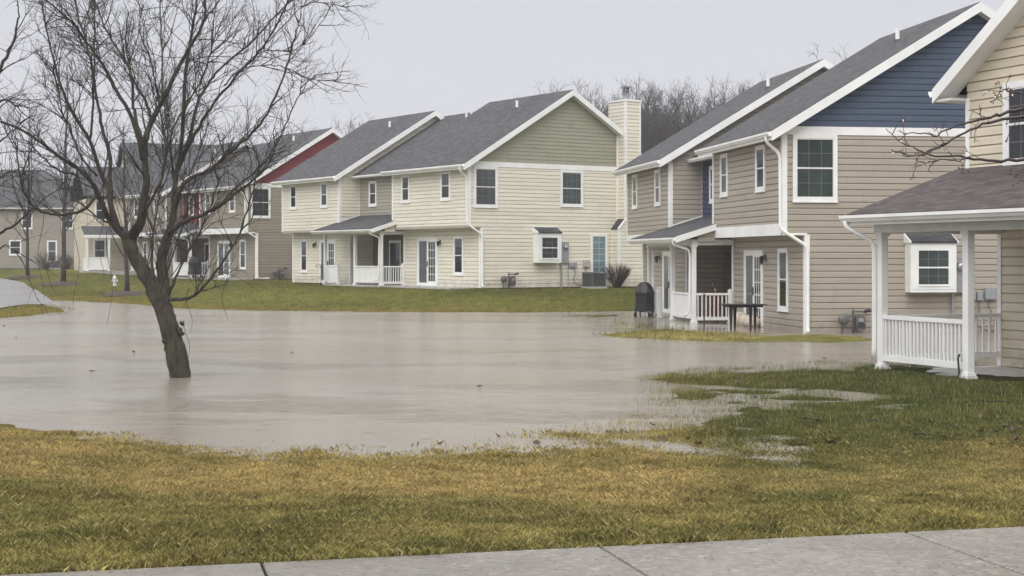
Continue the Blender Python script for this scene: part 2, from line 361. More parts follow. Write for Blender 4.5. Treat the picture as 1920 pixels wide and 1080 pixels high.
f = ramp(ns, ls, noise(ns, ls, 14, 6, .7), .3, .7); f2 = ramp(ns, ls, noise(ns, ls, 2.2, 5, .65, stretch=(1, .5, 1)), .3, .7)
c1 = mixc(ns, ls, 1.0, a_.outputs['Color'], mixc(ns, ls, f, (.45, .45, .45), (1.25, 1.25, 1.2)), 'MULTIPLY')
c1 = mixc(ns, ls, 1.0, c1, mixc(ns, ls, f2, (.75, .75, .75), (1.2, 1.2, 1.2)), 'MULTIPLY')
ls.new(c1, b.inputs['Base Color']); b.inputs['Roughness'].default_value = .9; b.inputs['Specular IOR Level'].default_value = .04
bump(ns, ls, b, noise(ns, ls, 25, 6, .7), .8, .06); M['soil'] = m
ny, nx = len(Ys), len(ks); I = np.arange(ny * nx).reshape(ny, nx)
FQ = np.stack([I[:-1, :-1], I[:-1, 1:], I[1:, 1:], I[1:, :-1]], -1).reshape(-1, 4)
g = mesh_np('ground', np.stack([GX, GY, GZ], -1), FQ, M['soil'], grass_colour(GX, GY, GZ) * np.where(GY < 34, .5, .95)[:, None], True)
tag(g, 'lawn ground rising out of the flood water', None, kind='structure')

# ------------------------------------------------------------------ flood water
m, ns, ls, b = nt('flood_water')
geo = N(ns, 'ShaderNodeNewGeometry')
big = ramp(ns, ls, noise(ns, ls, .10, 5, .6, vec=geo.outputs['Position'], stretch=(.55, 1.6, 1)), .35, .68)
mid = ramp(ns, ls, noise(ns, ls, .35, 6, .65, vec=geo.outputs['Position'], stretch=(.45, .9, 1)), .50, .58)
fleck = ramp(ns, ls, noise(ns, ls, 9, 4, .7, vec=geo.outputs['Position'], stretch=(.45, 1.0, 1)), .52, .66)          # grass tips just under the surface
fm = N(ns, 'ShaderNodeMath', operation='MULTIPLY'); ls.new(fleck, fm.inputs[0]); ls.new(mid, fm.inputs[1]); fm2 = N(ns, 'ShaderNodeMath', operation='MULTIPLY'); ls.new(fm.outputs[0], fm2.inputs[0]); fm2.inputs[1].default_value = .75
wc = mixc(ns, ls, big, (.24, .205, .16), (.285, .265, .23)); wc = mixc(ns, ls, ramp(ns, ls, mid, 0, 4), wc, (.15, .135, .10)); ls.new(mixc(ns, ls, fm2.outputs[0], wc, (.05, .047, .03)), b.inputs['Base Color'])
mr = N(ns, 'ShaderNodeMapRange'); ls.new(mid, mr.inputs[0]); mr.inputs['To Min'].default_value = .17; mr.inputs['To Max'].default_value = .15
dv = N(ns, 'ShaderNodeVectorMath', operation='DISTANCE'); ls.new(geo.outputs['Position'], dv.inputs[0]); dv.inputs[1].default_value = (6.5, 46.5, 0)
calm = N(ns, 'ShaderNodeMapRange'); ls.new(dv.outputs['Value'], calm.inputs[0]); calm.inputs['From Min'].default_value = 2.6; calm.inputs['From Max'].default_value = 5.0      # sheltered puddle on the patio
rr = N(ns, 'ShaderNodeMath', operation='MULTIPLY'); ls.new(mr.outputs[0], rr.inputs[0]); mc_ = N(ns, 'ShaderNodeMapRange'); ls.new(calm.outputs[0], mc_.inputs[0]); mc_.inputs['To Min'].default_value = .3
ls.new(mc_.outputs[0], rr.inputs[1]); ls.new(rr.outputs[0], b.inputs['Roughness']); b.inputs['IOR'].default_value = 1.33
w1 = noise(ns, ls, 13, 3, .65, vec=geo.outputs['Position'], stretch=(.8, .8, 1)); w2 = noise(ns, ls, 34, 3, .6, vec=geo.outputs['Position'])
vo = N(ns, 'ShaderNodeTexVoronoi'); vo.inputs['Scale'].default_value = 2.6; ls.new(geo.outputs['Position'], vo.inputs['Vector'])
rng_ = N(ns, 'ShaderNodeMath', operation='SINE'); mu = N(ns, 'ShaderNodeMath', operation='MULTIPLY'); mu.inputs[1].default_value = 46; ls.new(vo.outputs['Distance'], mu.inputs[0]); ls.new(mu.outputs[0], rng_.inputs[0])
fall = N(ns, 'ShaderNodeMapRange'); ls.new(vo.outputs['Distance'], fall.inputs[0]); fall.inputs['From Max'].default_value = .34; fall.inputs['To Min'].default_value = .55; fall.inputs['To Max'].default_value = 0
rp = N(ns, 'ShaderNodeMath', operation='MULTIPLY'); ls.new(rng_.outputs[0], rp.inputs[0]); ls.new(fall.outputs[0], rp.inputs[1])
s1 = N(ns, 'ShaderNodeMath', operation='MULTIPLY_ADD'); ls.new(w2, s1.inputs[0]); s1.inputs[1].default_value = .35; ls.new(w1, s1.inputs[2])
s1b = N(ns, 'ShaderNodeMath', operation='MULTIPLY'); ls.new(s1.outputs[0], s1b.inputs[0]); ls.new(mixc(ns, ls, mid, (.45,) * 3, (1.7,) * 3), s1b.inputs[1])
s2 = N(ns, 'ShaderNodeMath', operation='ADD'); ls.new(s1b.outputs[0], s2.inputs[0]); ls.new(rp.outputs[0], s2.inputs[1])
s3 = N(ns, 'ShaderNodeMath', operation='MULTIPLY'); ls.new(s2.outputs[0], s3.inputs[0]); mc2 = N(ns, 'ShaderNodeMapRange'); ls.new(calm.outputs[0], mc2.inputs[0]); mc2.inputs['To Min'].default_value = .12; ls.new(mc2.outputs[0], s3.inputs[1])
bump(ns, ls, b, s3.outputs[0], .75, .035); M['water'] = m
wk = np.linspace(-1.6, .62, 60); wy = np.geomspace(9.5, 100, 60); KK2, YY2 = np.meshgrid(wk, wy)
I2 = np.arange(3600).reshape(60, 60); FQ2 = np.stack([I2[:-1, :-1], I2[:-1, 1:], I2[1:, 1:], I2[1:, :-1]], -1).reshape(-1, 4)
wtr = mesh_np('water', np.stack([(KK2 * YY2).ravel(), YY2.ravel(), np.zeros(3600)], -1), FQ2, M['water'], None, True)
tag(wtr, 'shallow murky brown flood water rippled by rain', None, kind='structure')

# ------------------------------------------------------------------ sidewalk and road
m, ns, ls, b = nt('wet_concrete')
f = ramp(ns, ls, noise(ns, ls, 1.1, 6), .3, .7); c0 = mixc(ns, ls, f, (.155, .136, .112), (.235, .212, .182))
f = ramp(ns, ls, noise(ns, ls, 34, 3, .6, stretch=(.45, 1.2, 1)), .54, .62); c0 = mixc(ns, ls, f, c0, (.29, .27, .24))
tcs = N(ns, 'ShaderNodeTexCoord'); pv = N(ns, 'ShaderNodeTexVoronoi'); pv.inputs['Scale'].default_value = 26; ls.new(tcs.outputs['Object'], pv.inputs['Vector'])
pd = ramp(ns, ls, pv.outputs['Distance'], .30, .16); pr = N(ns, 'ShaderNodeSeparateColor'); ls.new(pv.outputs['Color'], pr.inputs[0]); pk = ramp(ns, ls, pr.outputs[0], .60, .62)
pm = N(ns, 'ShaderNodeMath', operation='MULTIPLY'); ls.new(pd, pm.inputs[0]); ls.new(pk, pm.inputs[1]); c0 = mixc(ns, ls, pm.outputs[0], c0, (.045, .036, .03))

f = ramp(ns, ls, noise(ns, ls, 8, 4), .5, .75); c0 = mixc(ns, ls, ramp(ns, ls, f, 0, 1.6), c0, (.10, .088, .07))
f = ramp(ns, ls, noise(ns, ls, .8, 5, .6), .5, .62); c0 = mixc(ns, ls, ramp(ns, ls, f, 0, 3.2), c0, (.10, .09, .075))
ls.new(c0, b.inputs['Base Color']); b.inputs['Roughness'].default_value = .42; bump(ns, ls, b, noise(ns, ls, 60, 4, .7), .5, .008); M['slab'] = m
mb = MB()
L = 1.86
for k in range(-6, 8):
    s0 = k * L + .006; s1 = (k + 1) * L - .006; P = []
    for z in (.36, .497):
        for s_, w in ((s0, -1.9), (s1, -1.9), (s1, 0), (s0, 0)):
            q = SW0 + sd * s_ + sn * w; P.append((q[0], q[1], z))
    mb.hexa(P)
sw = mb.build('sidewalk', M['slab'], bevel=.012); tag(sw, 'wet speckled concrete sidewalk slabs', None, kind='structure')
m, ns, ls, b = nt('wet_road')
f = ramp(ns, ls, noise(ns, ls, .3, 6), .3, .7); c0 = mixc(ns, ls, f, (.15, .14, .13), (.22, .21, .20))
f = ramp(ns, ls, noise(ns, ls, .5, 3, stretch=(.2, 1.6, 1)), .55, .62); c0 = mixc(ns, ls, ramp(ns, ls, f, 0, 1.6), c0, (.075, .07, .065))
ls.new(c0, b.inputs['Base Color']); b.inputs['Roughness'].default_value = .35; M['road'] = m
mb = MB(); near = [(-420, 588), (-120, 590), (0, 579), (55, 570), (95, 565), (130, 572), (200, 590)]; farr = [(-420, 525), (-120, 532), (0, 537), (45, 541), (72, 549), (98, 560), (190, 567)]
rows = []
for (a, b_) in zip(near, farr):
    p = Vector(un(*a, .1)[:2]); q = Vector(un(*b_, .12)[:2]); rows.append([p.lerp(q, t / 10) for t in range(11)])
fine = []
for i in range(len(rows) - 1):
    for t in range(6): fine.append([rows[i][j].lerp(rows[i + 1][j], t / 6) for j in range(11)])
fine.append(rows[-1])
ROAD = fine
zz = [hz([p.x for p in r], [p.y for p in r]) for r in fine]
for i in range(len(fine) - 1):
    for j in range(10):
        mb.quad([(fine[i + a][j + c].x, fine[i + a][j + c].y, max(zz[i + a][j + c], -.2) + .03) for a, c in ((0, 0), (1, 0), (1, 1), (0, 1))])
rd = mb.build('road', M['road'], smooth=True); tag(rd, 'wet concrete lane dipping under the flood water', None, kind='structure')

# ------------------------------------------------------------------ grass blades
def in_poly(X, Y, P):
    c = np.zeros(len(X), bool); n = len(P)
    for i in range(n):
        x0, y0 = P[i]; x1, y1 = P[(i + 1) % n]
        if y0 != y1: c ^= ((y0 > Y) != (y1 > Y)) & (X < (x1 - x0) * (Y - y0) / (y1 - y0) + x0)
    return c
blocks = []
for P, (v0, v1, u0, u1) in ((PC, (.5, 11, 0, 19.3)), (PC, (-.9, 2, 6.7, 12.9)), (PG, (.5, 11, 0, 19.3)), (PG, (-1.0, 2, 6.5, 12.9)), (PG, (-1.2, 2, .2, 7)), (PR, (.5, 11, 0, 19.3)), (PR, (-.9, 2, 6.7, 12.9))):
    blocks.append([hpt(P, v, u, 0)[:2] for v, u in ((v0, u0), (v1, u0), (v1, u1), (v0, u1))])
PN = (6.84, 28.3, R(22), .03)
blocks.append([hpt(PN, v, u, 0)[:2] for v, u in ((-.05, .15), (8, .15), (8, -12), (-.05, -12))])
road_poly = [tuple(r[0]) for r in ROAD] + [tuple(r[-1]) for r in ROAD[::-1]]
def blades(name, n, y0, y1, k0, k1, pw, hgt, wid, label, seg2):
    u = rng.random(n); Y = (y0 ** pw + u * (y1 ** pw - y0 ** pw)) ** (1 / pw); X = (k0 + (k1 - k0) * rng.random(n)) * Y
    Z = hz(X, Y); dsw = (X - SW0[0]) * sn[0] + (Y - SW0[1]) * sn[1]
    shallow = np.clip((Z + .075) / .08, 0, 1) ** 1.5
    keep = (Z > -.075) & (dsw > -.004) & (rng.random(n) < np.where(Z < .005, shallow * np.clip(.2 + vnoise(X, Y, .5, 4) * 1.3, 0, 1), 1))
    for P in blocks: keep &= ~in_poly(X, Y, P)
    keep &= ~in_poly(X, Y, road_poly)
    X, Y, Z = X[keep], Y[keep], Z[keep]; n = len(X)
    c = grass_colour(X, Y, Z) * (.45 + 1.15 * rng.random(n) ** 1.4)[:, None]
    st = (rng.random(n) < .12) & (Z > .012); c[st] = c[st] * .4 + np.array((.55, .44, .22)) * .6 * (.6 + .6 * rng.random(st.sum()))[:, None]
    tuft = .45 + 1.1 * vnoise(X, Y, .30, 9) * (.5 + vnoise(X, Y, 1.1, 13))
    h = hgt * (.45 + .85 * rng.random(n)) * tuft + np.clip(-Z, 0, .08) * .9; w = wid * (.6 + .8 * rng.random(n)) * .5
    a = rng.random(n) * 2 * np.pi; l = rng.random(n) * 2 * np.pi; le = h * (.1 + .85 * rng.random(n) ** 1.3)
    dx, dy = np.cos(a) * w, np.sin(a) * w; lx, ly = np.cos(l) * le, np.sin(l) * le
    zb = Z - .012
    if seg2:
        V = np.stack([np.stack([X - dx, Y - dy, zb], -1), np.stack([X + dx, Y + dy, zb], -1), np.stack([X + lx * .35 + dx * .7, Y + ly * .35 + dy * .7, zb + h * .6], -1), np.stack([X + lx, Y + ly, zb + h * .88], -1)], 1).reshape(-1, 3)
        i = np.arange(n) * 4; Fc = np.concatenate([np.stack([i, i + 1, i + 2], -1), np.stack([i, i + 2, i + 3], -1)]); cc = np.repeat(c, 4, 0)
    else:
        V = np.stack([np.stack([X - dx, Y - dy, zb], -1), np.stack([X + dx, Y + dy, zb], -1), np.stack([X + lx * .7, Y + ly * .7, zb + h], -1)], 1).reshape(-1, 3)
        i = np.arange(n) * 3; Fc = np.stack([i, i + 1, i + 2], -1); cc = np.repeat(c, 3, 0)
    o = mesh_np(name, V, Fc, M['blade'], cc); tag(o, label, 'grass', kind='stuff'); return o
M['blade'] = attr_mat('grass_blade', .6, .14)
blades('grass', 1080000, 7.3, 18.5, -.60, .50, 1.1, .050, .0034, 'wet golden and olive lawn grass between sidewalk and flood water', True)
blades('grass', 270000, 17.0, 34, -.06, .52, 1.4, .065, .0075, 'dark green drenched lawn grass beside the near white porch', False)
blades('grass', 110000, 36, 100, -.46, .16, 1.2, .08, .022, 'distant green lawn grass in front of the row of houses', False)

# ------------------------------------------------------------------ building kit
class Fr:            # wall frame: p0 -> p1 left to right seen from outside
    def __init__(s, p0, p1):
        s.p = p0; d = (p1[0] - p0[0], p1[1] - p0[1]); s.L = math.hypot(*d); s.d = (d[0] / s.L, d[1] / s.L); s.n = (s.d[1], -s.d[0])
    def __call__(s, a, o): return (s.p[0] + s.d[0] * a + s.n[0] * o, s.p[1] + s.d[1] * a + s.n[1] * o)
CH = .174
def siding(mb, F, z0, z1, rngf=None, a0=0, a1=None, ch=CH, out=.032):
    a1 = F.L if a1 is None else a1
    rngf = rngf or (lambda z: (a0, a1))
    z = math.floor(z0 / ch + 1e-6) * ch
    while z < z1 - 1e-4:
        lo, hi = max(z, z0), min(z + ch, z1); s0, s1 = rngf(lo); t0, t1 = rngf(hi)
        if s1 - s0 > .01:
            if t1 < t0: t0 = t1 = (s0 + s1) / 2
            zm_ = lo + (hi - lo) * .72; q0, q1 = s0 + (t0 - s0) * .72, s1 + (t1 - s1) * .72
            mb.quad([(*F(s0, out), lo), (*F(s1, out), lo), (*F(q1, out * .8), zm_), (*F(q0, out * .8), zm_)], [(s0, lo), (s1, lo), (q1, zm_), (q0, zm_)])
            mb.quad([(*F(q0, out * .8), zm_), (*F(q1, out * .8), zm_), (*F(t1, .002), hi), (*F(t0, .002), hi)], [(q0, zm_), (q1, zm_), (t1, hi), (t0, hi)])
            mb.quad([(*F(s0, 0), lo), (*F(s1, 0), lo), (*F(s1, out), lo), (*F(s0, out), lo)], [(s0, lo)] * 4)
        z += ch
def slab(mb, p00, p10, p11, p01, th):     # roof sheet: eave left, eave right, ridge right, ridge left (top surface)
    P = [Vector(p) for p in (p00, p10, p11, p01)]; ex = (P[1] - P[0]); ey = (P[3] - P[0]); n = ex.cross(ey).normalized()
    if n.z < 0: n = -n
    w, h = ex.length, ey.length; ux = ex.normalized(); uy = (ey - ux * ey.dot(ux)).normalized()
    uv = [((p - P[0]).dot(ux), (p - P[0]).dot(uy)) for p in P]
    mb.quad(P, uv); Q = [p - Vector((0, 0, th)) for p in P]
    mb.quad(Q[::-1])
    for i in range(4):
        j = (i + 1) % 4; mb.quad([Q[i], Q[j], P[j], P[i]], [(0, 0), ((P[j] - P[i]).length, 0), ((P[j] - P[i]).length, .1), (0, .1)])
WR = random.Random(4)
def window(root, F, a0, a1, z0, z1, glass='glass', cols=3, rows=4, dh=True, munt='muntin', cas=.10, sill=True):
    mb = MB()
    mb.fbox(F, a0, a0 + cas, z0, z1, 0, .062); mb.fbox(F, a1 - cas, a1, z0, z1, 0, .062)
    mb.fbox(F, a0 + cas, a1 - cas, z1 - cas, z1, 0, .060); mb.fbox(F, a0 + cas, a1 - cas, z0, z0 + cas, 0, .060)
    if sill: mb.fbox(F, a0 - .015, a1 + .015, z0 - .035, z0 - .002, 0, .082)
    o = mb.build('window', M['trim'], root)
    i0, i1, y0, y1 = a0 + cas, a1 - cas, z0 + cas, z1 - cas; q = .03
    if glass == 'glass': glass = WR.choice(('glass', 'glass', 'glassd', 'glassd', 'glassn', 'slat'))
    mb = MB()
    for A in ((i0, i0 + q, y0, y1), (i1 - q, i1, y0, y1), (i0 + q, i1 - q, y0, y0 + q), (i0 + q, i1 - q, y1 - q, y1)): mb.fbox(F, *A, .0, .048)
    if dh: zm = (y0 + y1) / 2; mb.fbox(F, i0 + q, i1 - q, zm - .022, zm + .022, 0, .048)
    mb.build('sash', M['trimdirty'], o)
    mb = MB(); mb.quad([(*F(i0, .036), y0), (*F(i1, .036), y0), (*F(i1, .036), y1), (*F(i0, .036), y1)]); mb.build('pane', M[glass], o)
    if dh and WR.random() < .5:
        zd = y1 - (y1 - y0) * WR.choice((.25, .4, .55)); mb = MB(); mb.quad([(*F(i0 + .02, .0363), zd), (*F(i1 - .02, .0363), zd), (*F(i1 - .02, .0363), y1), (*F(i0 + .02, .0363), y1)]); mb.build('blind', M['glassn'], o)
    if cols * rows > 1:
        mb = MB()
        for k in range(1, cols): x = i0 + (i1 - i0) * k / cols; mb.fbox(F, x - .008, x + .008, y0, y1, .0366, .0392)
        for k in range(1, rows): zq = y0 + (y1 - y0) * k / rows; mb.fbox(F, i0, i1, zq - .008, zq + .008, .0366, .0396)
        mb.build('muntin', M[munt], o)
    return o
def patio_door(root, F, a0, a1, z1, flip=False):
    mb = MB(); c = .11
    mb.fbox(F, a0, a0 + c, .03, z1, 0, .062); mb.fbox(F, a1 - c, a1, .03, z1, 0, .062); mb.fbox(F, a0 + c, a1 - c, z1 - c, z1, 0, .060); mb.fbox(F, a0 + c, a1 - c, .03, .09, 0, .05)
    o = mb.build('patio_door', M['trim'], root)
    i0, i1 = a0 + c, a1 - c; mid = (i0 + i1) / 2; halves = [(i0, mid), (mid, i1)]
    for k, (x0, x1) in enumerate(halves):
        grid = (k == 1) ^ flip; mb = MB(); q = .055 if not grid else .10
        for A in ((x0, x0 + q, .09, z1 - c), (x1 - q, x1, .09, z1 - c), (x0 + q, x1 - q, .09, .09 + q * 1.6), (x0 + q, x1 - q, z1 - c - q, z1 - c)): mb.fbox(F, *A, 0, .052 if grid else .046)
        if grid:
            for j in range(1, 3): x = x0 + q + (x1 - x0 - 2 * q) * j / 3; mb.fbox(F, x - .012, x + .012, .2, z1 - c - q, .0361, .043)
            for j in range(1, 5): z = .2 + (z1 - c - q - .2) * j / 5; mb.fbox(F, x0 + q, x1 - q, z - .012, z + .012, .0361, .0436)
        d = mb.build('door_panel', M['trim'], o)
        mb = MB(); mb.quad([(*F(x0 + .02, .0355), .1), (*F(x1 - .02, .0355), .1), (*F(x1 - .02, .0355), z1 - c - .02), (*F(x0 + .02, .0355), z1 - c - .02)])
        mb.build('pane', M['blind'] if not grid else M['glassg'], o)
    mb = MB(); mb.fbox(F, mid + .03, mid + .06, .95, 1.2, .05, .09); mb.build('door_handle', M['black'], o)
    return o
def wall_lamp(root, F, a, z):
    mb = MB(); mb.fbox(F, a - .05, a + .05, z - .08, z + .12, .02, .05); mb.fbox(F, a - .015, a + .015, z + .05, z + .08, .05, .16)
    o = mb.build('wall_lamp', M['black'], root)
    p = F(a, .16); mb = MB(); mb.lathe([(.02, .07), (.085, .03), (.07, -.02), (.05, -.14), (.03, -.16)], (p[0], p[1], z), 8); mb.build('lamp_shade', M['black'], o, smooth=False)
    mb = MB(); mb.lathe([(.03, -.16), (.034, -.19), (.012, -.21)], (p[0], p[1], z), 8); mb.build('bulb', M['lampglass'], o)
def gutter(root, p0, p1, side, name='gutter'):   # side: unit vector outward
    mb = MB(); prof = [(0, 0), (0, -.11), (.07, -.12), (.10, -.07), (.12, -.055), (.12, 0), (.105, 0), (.09, -.05), (.06, -.10), (.015, -.09), (.015, 0)]
    a = [(p0[0] + side[0] * o, p0[1] + side[1] * o, p0[2] + z) for o, z in prof]; b = [(p1[0] + side[0] * o, p1[1] + side[1] * o, p1[2] + z) for o, z in prof]
    for i in range(len(prof)): j = (i + 1) % len(prof); mb.quad([a[i], b[i], b[j], a[j]])
    mb.quad(a); mb.quad(b[::-1]); return mb.build(name, M['trim'], root)
def downspout(root, pts, r=.05):
    P = [Vector(p) for p in pts]; Q = [P[0]]
    for i in range(1, len(P) - 1):
        a = (P[i - 1] - P[i]); b = (P[i + 1] - P[i]); d = min(.14, a.length * .45, b.length * .45)
        for t in (0, .33, .67, 1):
            s0 = P[i] + a.normalized() * d; s1 = P[i] + b.normalized() * d; Q.append(s0.lerp(P[i], t).lerp(P[i].lerp(s1, t), t))
    Q.append(P[-1]); mb = MB(); mb.tube(Q, r, 8); return mb.build('downspout', M['trim'], root, smooth=True)
def post(root, x, y, z0, z1, w=.075, sub=True):
    mb = MB(); mb.box(x - w, x + w, y - w, y + w, z0 + .06, z1 - .05); o = mb.build('porch_post', M['trim'], root, bevel=.008)
    mb = MB(); mb.box(x - w - .038, x + w + .038, y - w - .038, y + w + .038, z0, z0 + .045); mb.box(x - w - .02, x + w + .02, y - w - .02, y + w + .02, z0 + .05, z0 + .10); mb.build('post_base', M['trim'], o)
    mb = MB(); mb.box(x - w - .025, x + w + .025, y - w - .025, y + w + .025, z1 - .06, z1); mb.build('post_cap', M['trim'], o)
def newel(root, x, y, z0, h, w=.06):
    mb = MB(); mb.box(x - w, x + w, y - w, y + w, z0, z0 + h); mb.box(x - w - .03, x + w + .03, y - w - .03, y + w + .03, z0, z0 + .05); mb.hexa([(x - w - .015, y - w - .015, z0 + h), (x + w + .015, y - w - .015, z0 + h), (x + w + .015, y + w + .015, z0 + h), (x - w - .015, y + w + .015, z0 + h), (x - .01, y - .01, z0 + h + .05), (x + .01, y - .01, z0 + h + .05), (x + .01, y + .01, z0 + h + .05), (x - .01, y + .01, z0 + h + .05)])
    mb.build('newel_post', M['trim'], root)
def railing(root, p0, p1, zb, zt, n, bal=True):
    F = Fr(p0, p1); mb = MB(); mb.fbox(F, 0, F.L, zt - .075, zt, -.04, .04); o = mb.build('railing', M['trim'], root, bevel=.006)
    mb = MB(); mb.fbox(F, 0, F.L, zb, zb + .11, -.03, .03); mb.build('bottom_rail', M['trim'], o)
    if bal:
        for k in range(n):
            a = F.L * (k + .5) / n; mb = MB(); mb.fbox(F, a - .018, a + .018, zb + .11, zt - .09, -.018, .018); mb.build('baluster', M['trim'], o)
    else:
        mb = MB(); mb.fbox(F, 0, F.L, zb + .11, zt - .09, -.012, .012); k = 0
        while k * .07 < F.L - .07: mb.fbox(F, k * .07 + .006, k * .07 + .064, zb + .11, zt - .09, -.018, .018); k += 1
        mb.build('beadboard_panel', M['trim'], o)
    return o
def shingle_cap(root, mbname, P, mat='roof'):
    mb = MB(); slab(mb, *P, .05); return mb.build(mbname, M[mat], root)

a_, b_, c_, ov, vr, zr, z2, zE, zb, Dp = 6.86, 12.45, 19.16, .646, 5.587, 9.25, 2.784, 5.5, 5.73, 8.48
def townhouse(name, pose, label, side, accent, accwall, gableB=None, chimney=False, detail=True, parts='AMB', soff=.0, bands='trim'):
    X, Y, t, z0 = pose
    root = empty(name, (X, Y, z0), t, label, 'house')
    S = M[side]; sl = (zr - 5.58) / (vr + .45)
    zroof = lambda x: zr - abs(x - vr) * sl
    mw = MB(); mdim = MB()
    FA1 = Fr((ov, a_), (ov, 0)); FA2 = Fr((0, a_), (0, 0)); FG1 = Fr((ov, 0), (Dp, 0)); FG2 = Fr((0, 0), (Dp, 0))
    siding(mw, FA1, 0, z2); siding(mw, FA2, z2, zE + .03); siding(mw, FG1, 0, z2); siding(mw, FG2, z2, zE)
    siding(mw, Fr((Dp, a_), (2.0, a_)), 0, z2); siding(mw, Fr((1.2, a_), (0, a_)), z2, zE)      # side towards the porch
    siding(mw, Fr((2.0, a_), (ov, a_)), 0, z2)
    mk = 2.0
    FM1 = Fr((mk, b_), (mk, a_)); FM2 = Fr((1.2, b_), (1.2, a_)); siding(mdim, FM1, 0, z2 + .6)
    FB1 = Fr((ov, c_), (ov, b_)); FB2 = Fr((0, c_), (0, b_)); FBS1 = Fr((ov, b_), (mk, b_)); FBS2 = Fr((0, b_), (Dp, b_))
    siding(mw, FB1, 0, z2); siding(mw, FB2, z2, zE + .03); siding(mw, FBS1, 0, z2); siding(mw, FBS2, z2, zE + .001)
    # gables
    def gr(z):
        h = (zr - .22 - z) / sl; return (max(0, vr - h), min(Dp, vr + h))
    mg = MB(); siding(mg, FG2, zb, zr - .25, gr); mg.build('gable_siding', M[accent], root)
    siding(mw, FBS2, zE + .001, zr - .25, gr)
    siding(mw, Fr((Dp, 0), (Dp, c_)), 0, 6.9); siding(mw, Fr((Dp, c_), (ov, c_)), 0, z2); siding(mw, Fr((Dp, c_), (0, c_)), z2, zE)
    siding(mw, Fr((Dp, c_), (0, c_)), zE, zr - .25, lambda z: (Dp - gr(z)[1], Dp - gr(z)[0]))
    # rear wing set back
    siding(mw, Fr((Dp, .7), (Dp + 3.6, .7)), 0, 5.4); siding(mw, Fr((Dp, .7), (Dp + 3.6, .7)), 5.4, 7.2, lambda z: (0, max(0, (zroof(Dp) - .25 - z) / sl)))
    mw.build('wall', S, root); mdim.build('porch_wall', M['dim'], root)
    ma = MB(); siding(ma, FM2, 3.3, zE + .02); ma.build('recess_wall', M[accwall], root)
    # inner fill so nothing is see-through
    mi = MB(); mi.box(ov + .03, Dp - .03, .03, c_ - .03, .02, z2 - .02)
    # soffit under upper floor, floor band
    ms = MB(); ms.box(.0, ov + .05, .0, a_, z2 - .05, z2 - .003); ms.box(.0, ov + .05, b_, c_, z2 - .05, z2 - .003); ms.box(-.45, 0, -.33, a_ + .3, zE - .0, zE + .05); ms.box(-.45, 0, b_ - .33, c_ + .33, zE - .0, zE + .05)
    ms.box(.74, 1.2, a_, b_, zE + .02, zE + .06)
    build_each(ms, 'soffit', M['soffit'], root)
    mt = MB()
    w = .10
    for (xx, yy, zl, zh) in ((0, 0, z2, zE), (0, a_, z2, zE), (ov, 0, 0, z2 - .05), (ov, a_, 0, z2 - .05), (0, b_, z2, zE), (0, c_, z2, zE), (ov, b_, 0, z2 - .05), (ov, c_, 0, z2 - .05)):
        sy = 1 if yy in (0, b_) else -1
        mt.box(xx - .042, xx + w, min(yy - sy * .042, yy + sy * w), max(yy - sy * .042, yy + sy * w), zl, zh)
    mt.box(Dp - .09, Dp + .012, -.044, .05, 0, zroof(Dp) - .3); mt.box(1.17, 1.22, b_ - .06, b_ - .001, 3.4, zE)
    mt.box(Dp + 3.5, Dp + 3.61, .675, .75, 0, 5.3)
    build_each(mt, 'corner_trim', M['trim'], root)
    mt = MB(); mt.fbox(FG2, .1, Dp - .09, zE, zb, 0, .046); mt.fbox(FG2, -.045, .1, zE + .002, zb - .002, 0, .049); build_each(mt, 'gable_band', M['trim'], root)
    mt = MB(); mt.fbox(FA2, -.012, a_ - .1, z2 - .06, z2 + (.26 if bands == 'trim' else .06), 0, .048); mt.fbox(FB2, .1, c_ - b_ - .1, z2 - .06, z2 + (.2 if bands == 'trim' else .06), 0, .048); mt.fbox(FG2, -.02, ov + .02, z2 - .06, z2 - .001, 0, .044); build_each(mt, 'floor_band', M[bands], root)
    # roofs
    e0 = -.45; ze = zroof(e0); bk = Dp + .25
    def gable_roof(y0, y1, nm='roof'):
        mr = MB(); slab(mr, (e0, y1, ze), (e0, y0, ze), (vr, y0, zr), (vr, y1, zr), .10)
        slab(mr, (bk, y0, zroof(bk)), (bk, y1, zroof(bk)), (vr, y1, zr), (vr, y0, zr), .10); return mr.build(nm, M['roof'], root)
    RA = gable_roof(-.36, a_ + .02); RB = gable_roof(b_ - .36, c_ + .36)
    mr = MB(); em, zm = .74, zE + .12; rx = 6.3; rz = zm + sl * (rx - em)
    slab(mr, (em, b_ - .003, zm), (em, a_ + .022, zm), (rx, a_ + .022, rz), (rx, b_ - .003, rz), .09); slab(mr, (bk, a_ + .022, rz - sl * (bk - rx)), (bk, b_ - .003, rz - sl * (bk - rx)), (rx, b_ - .003, rz), (rx, a_ + .022, rz), .09)
    mr.build('roof', M['roof'], root)
    mr = MB(); slab(mr, (Dp + 3.9, .35, zroof(Dp + 3.9)), (Dp + 3.9, c_, zroof(Dp + 3.9)), (bk + .002, c_, zroof(bk)), (bk + .002, .35, zroof(bk)), .1); mr.build('roof', M['roof'], root)
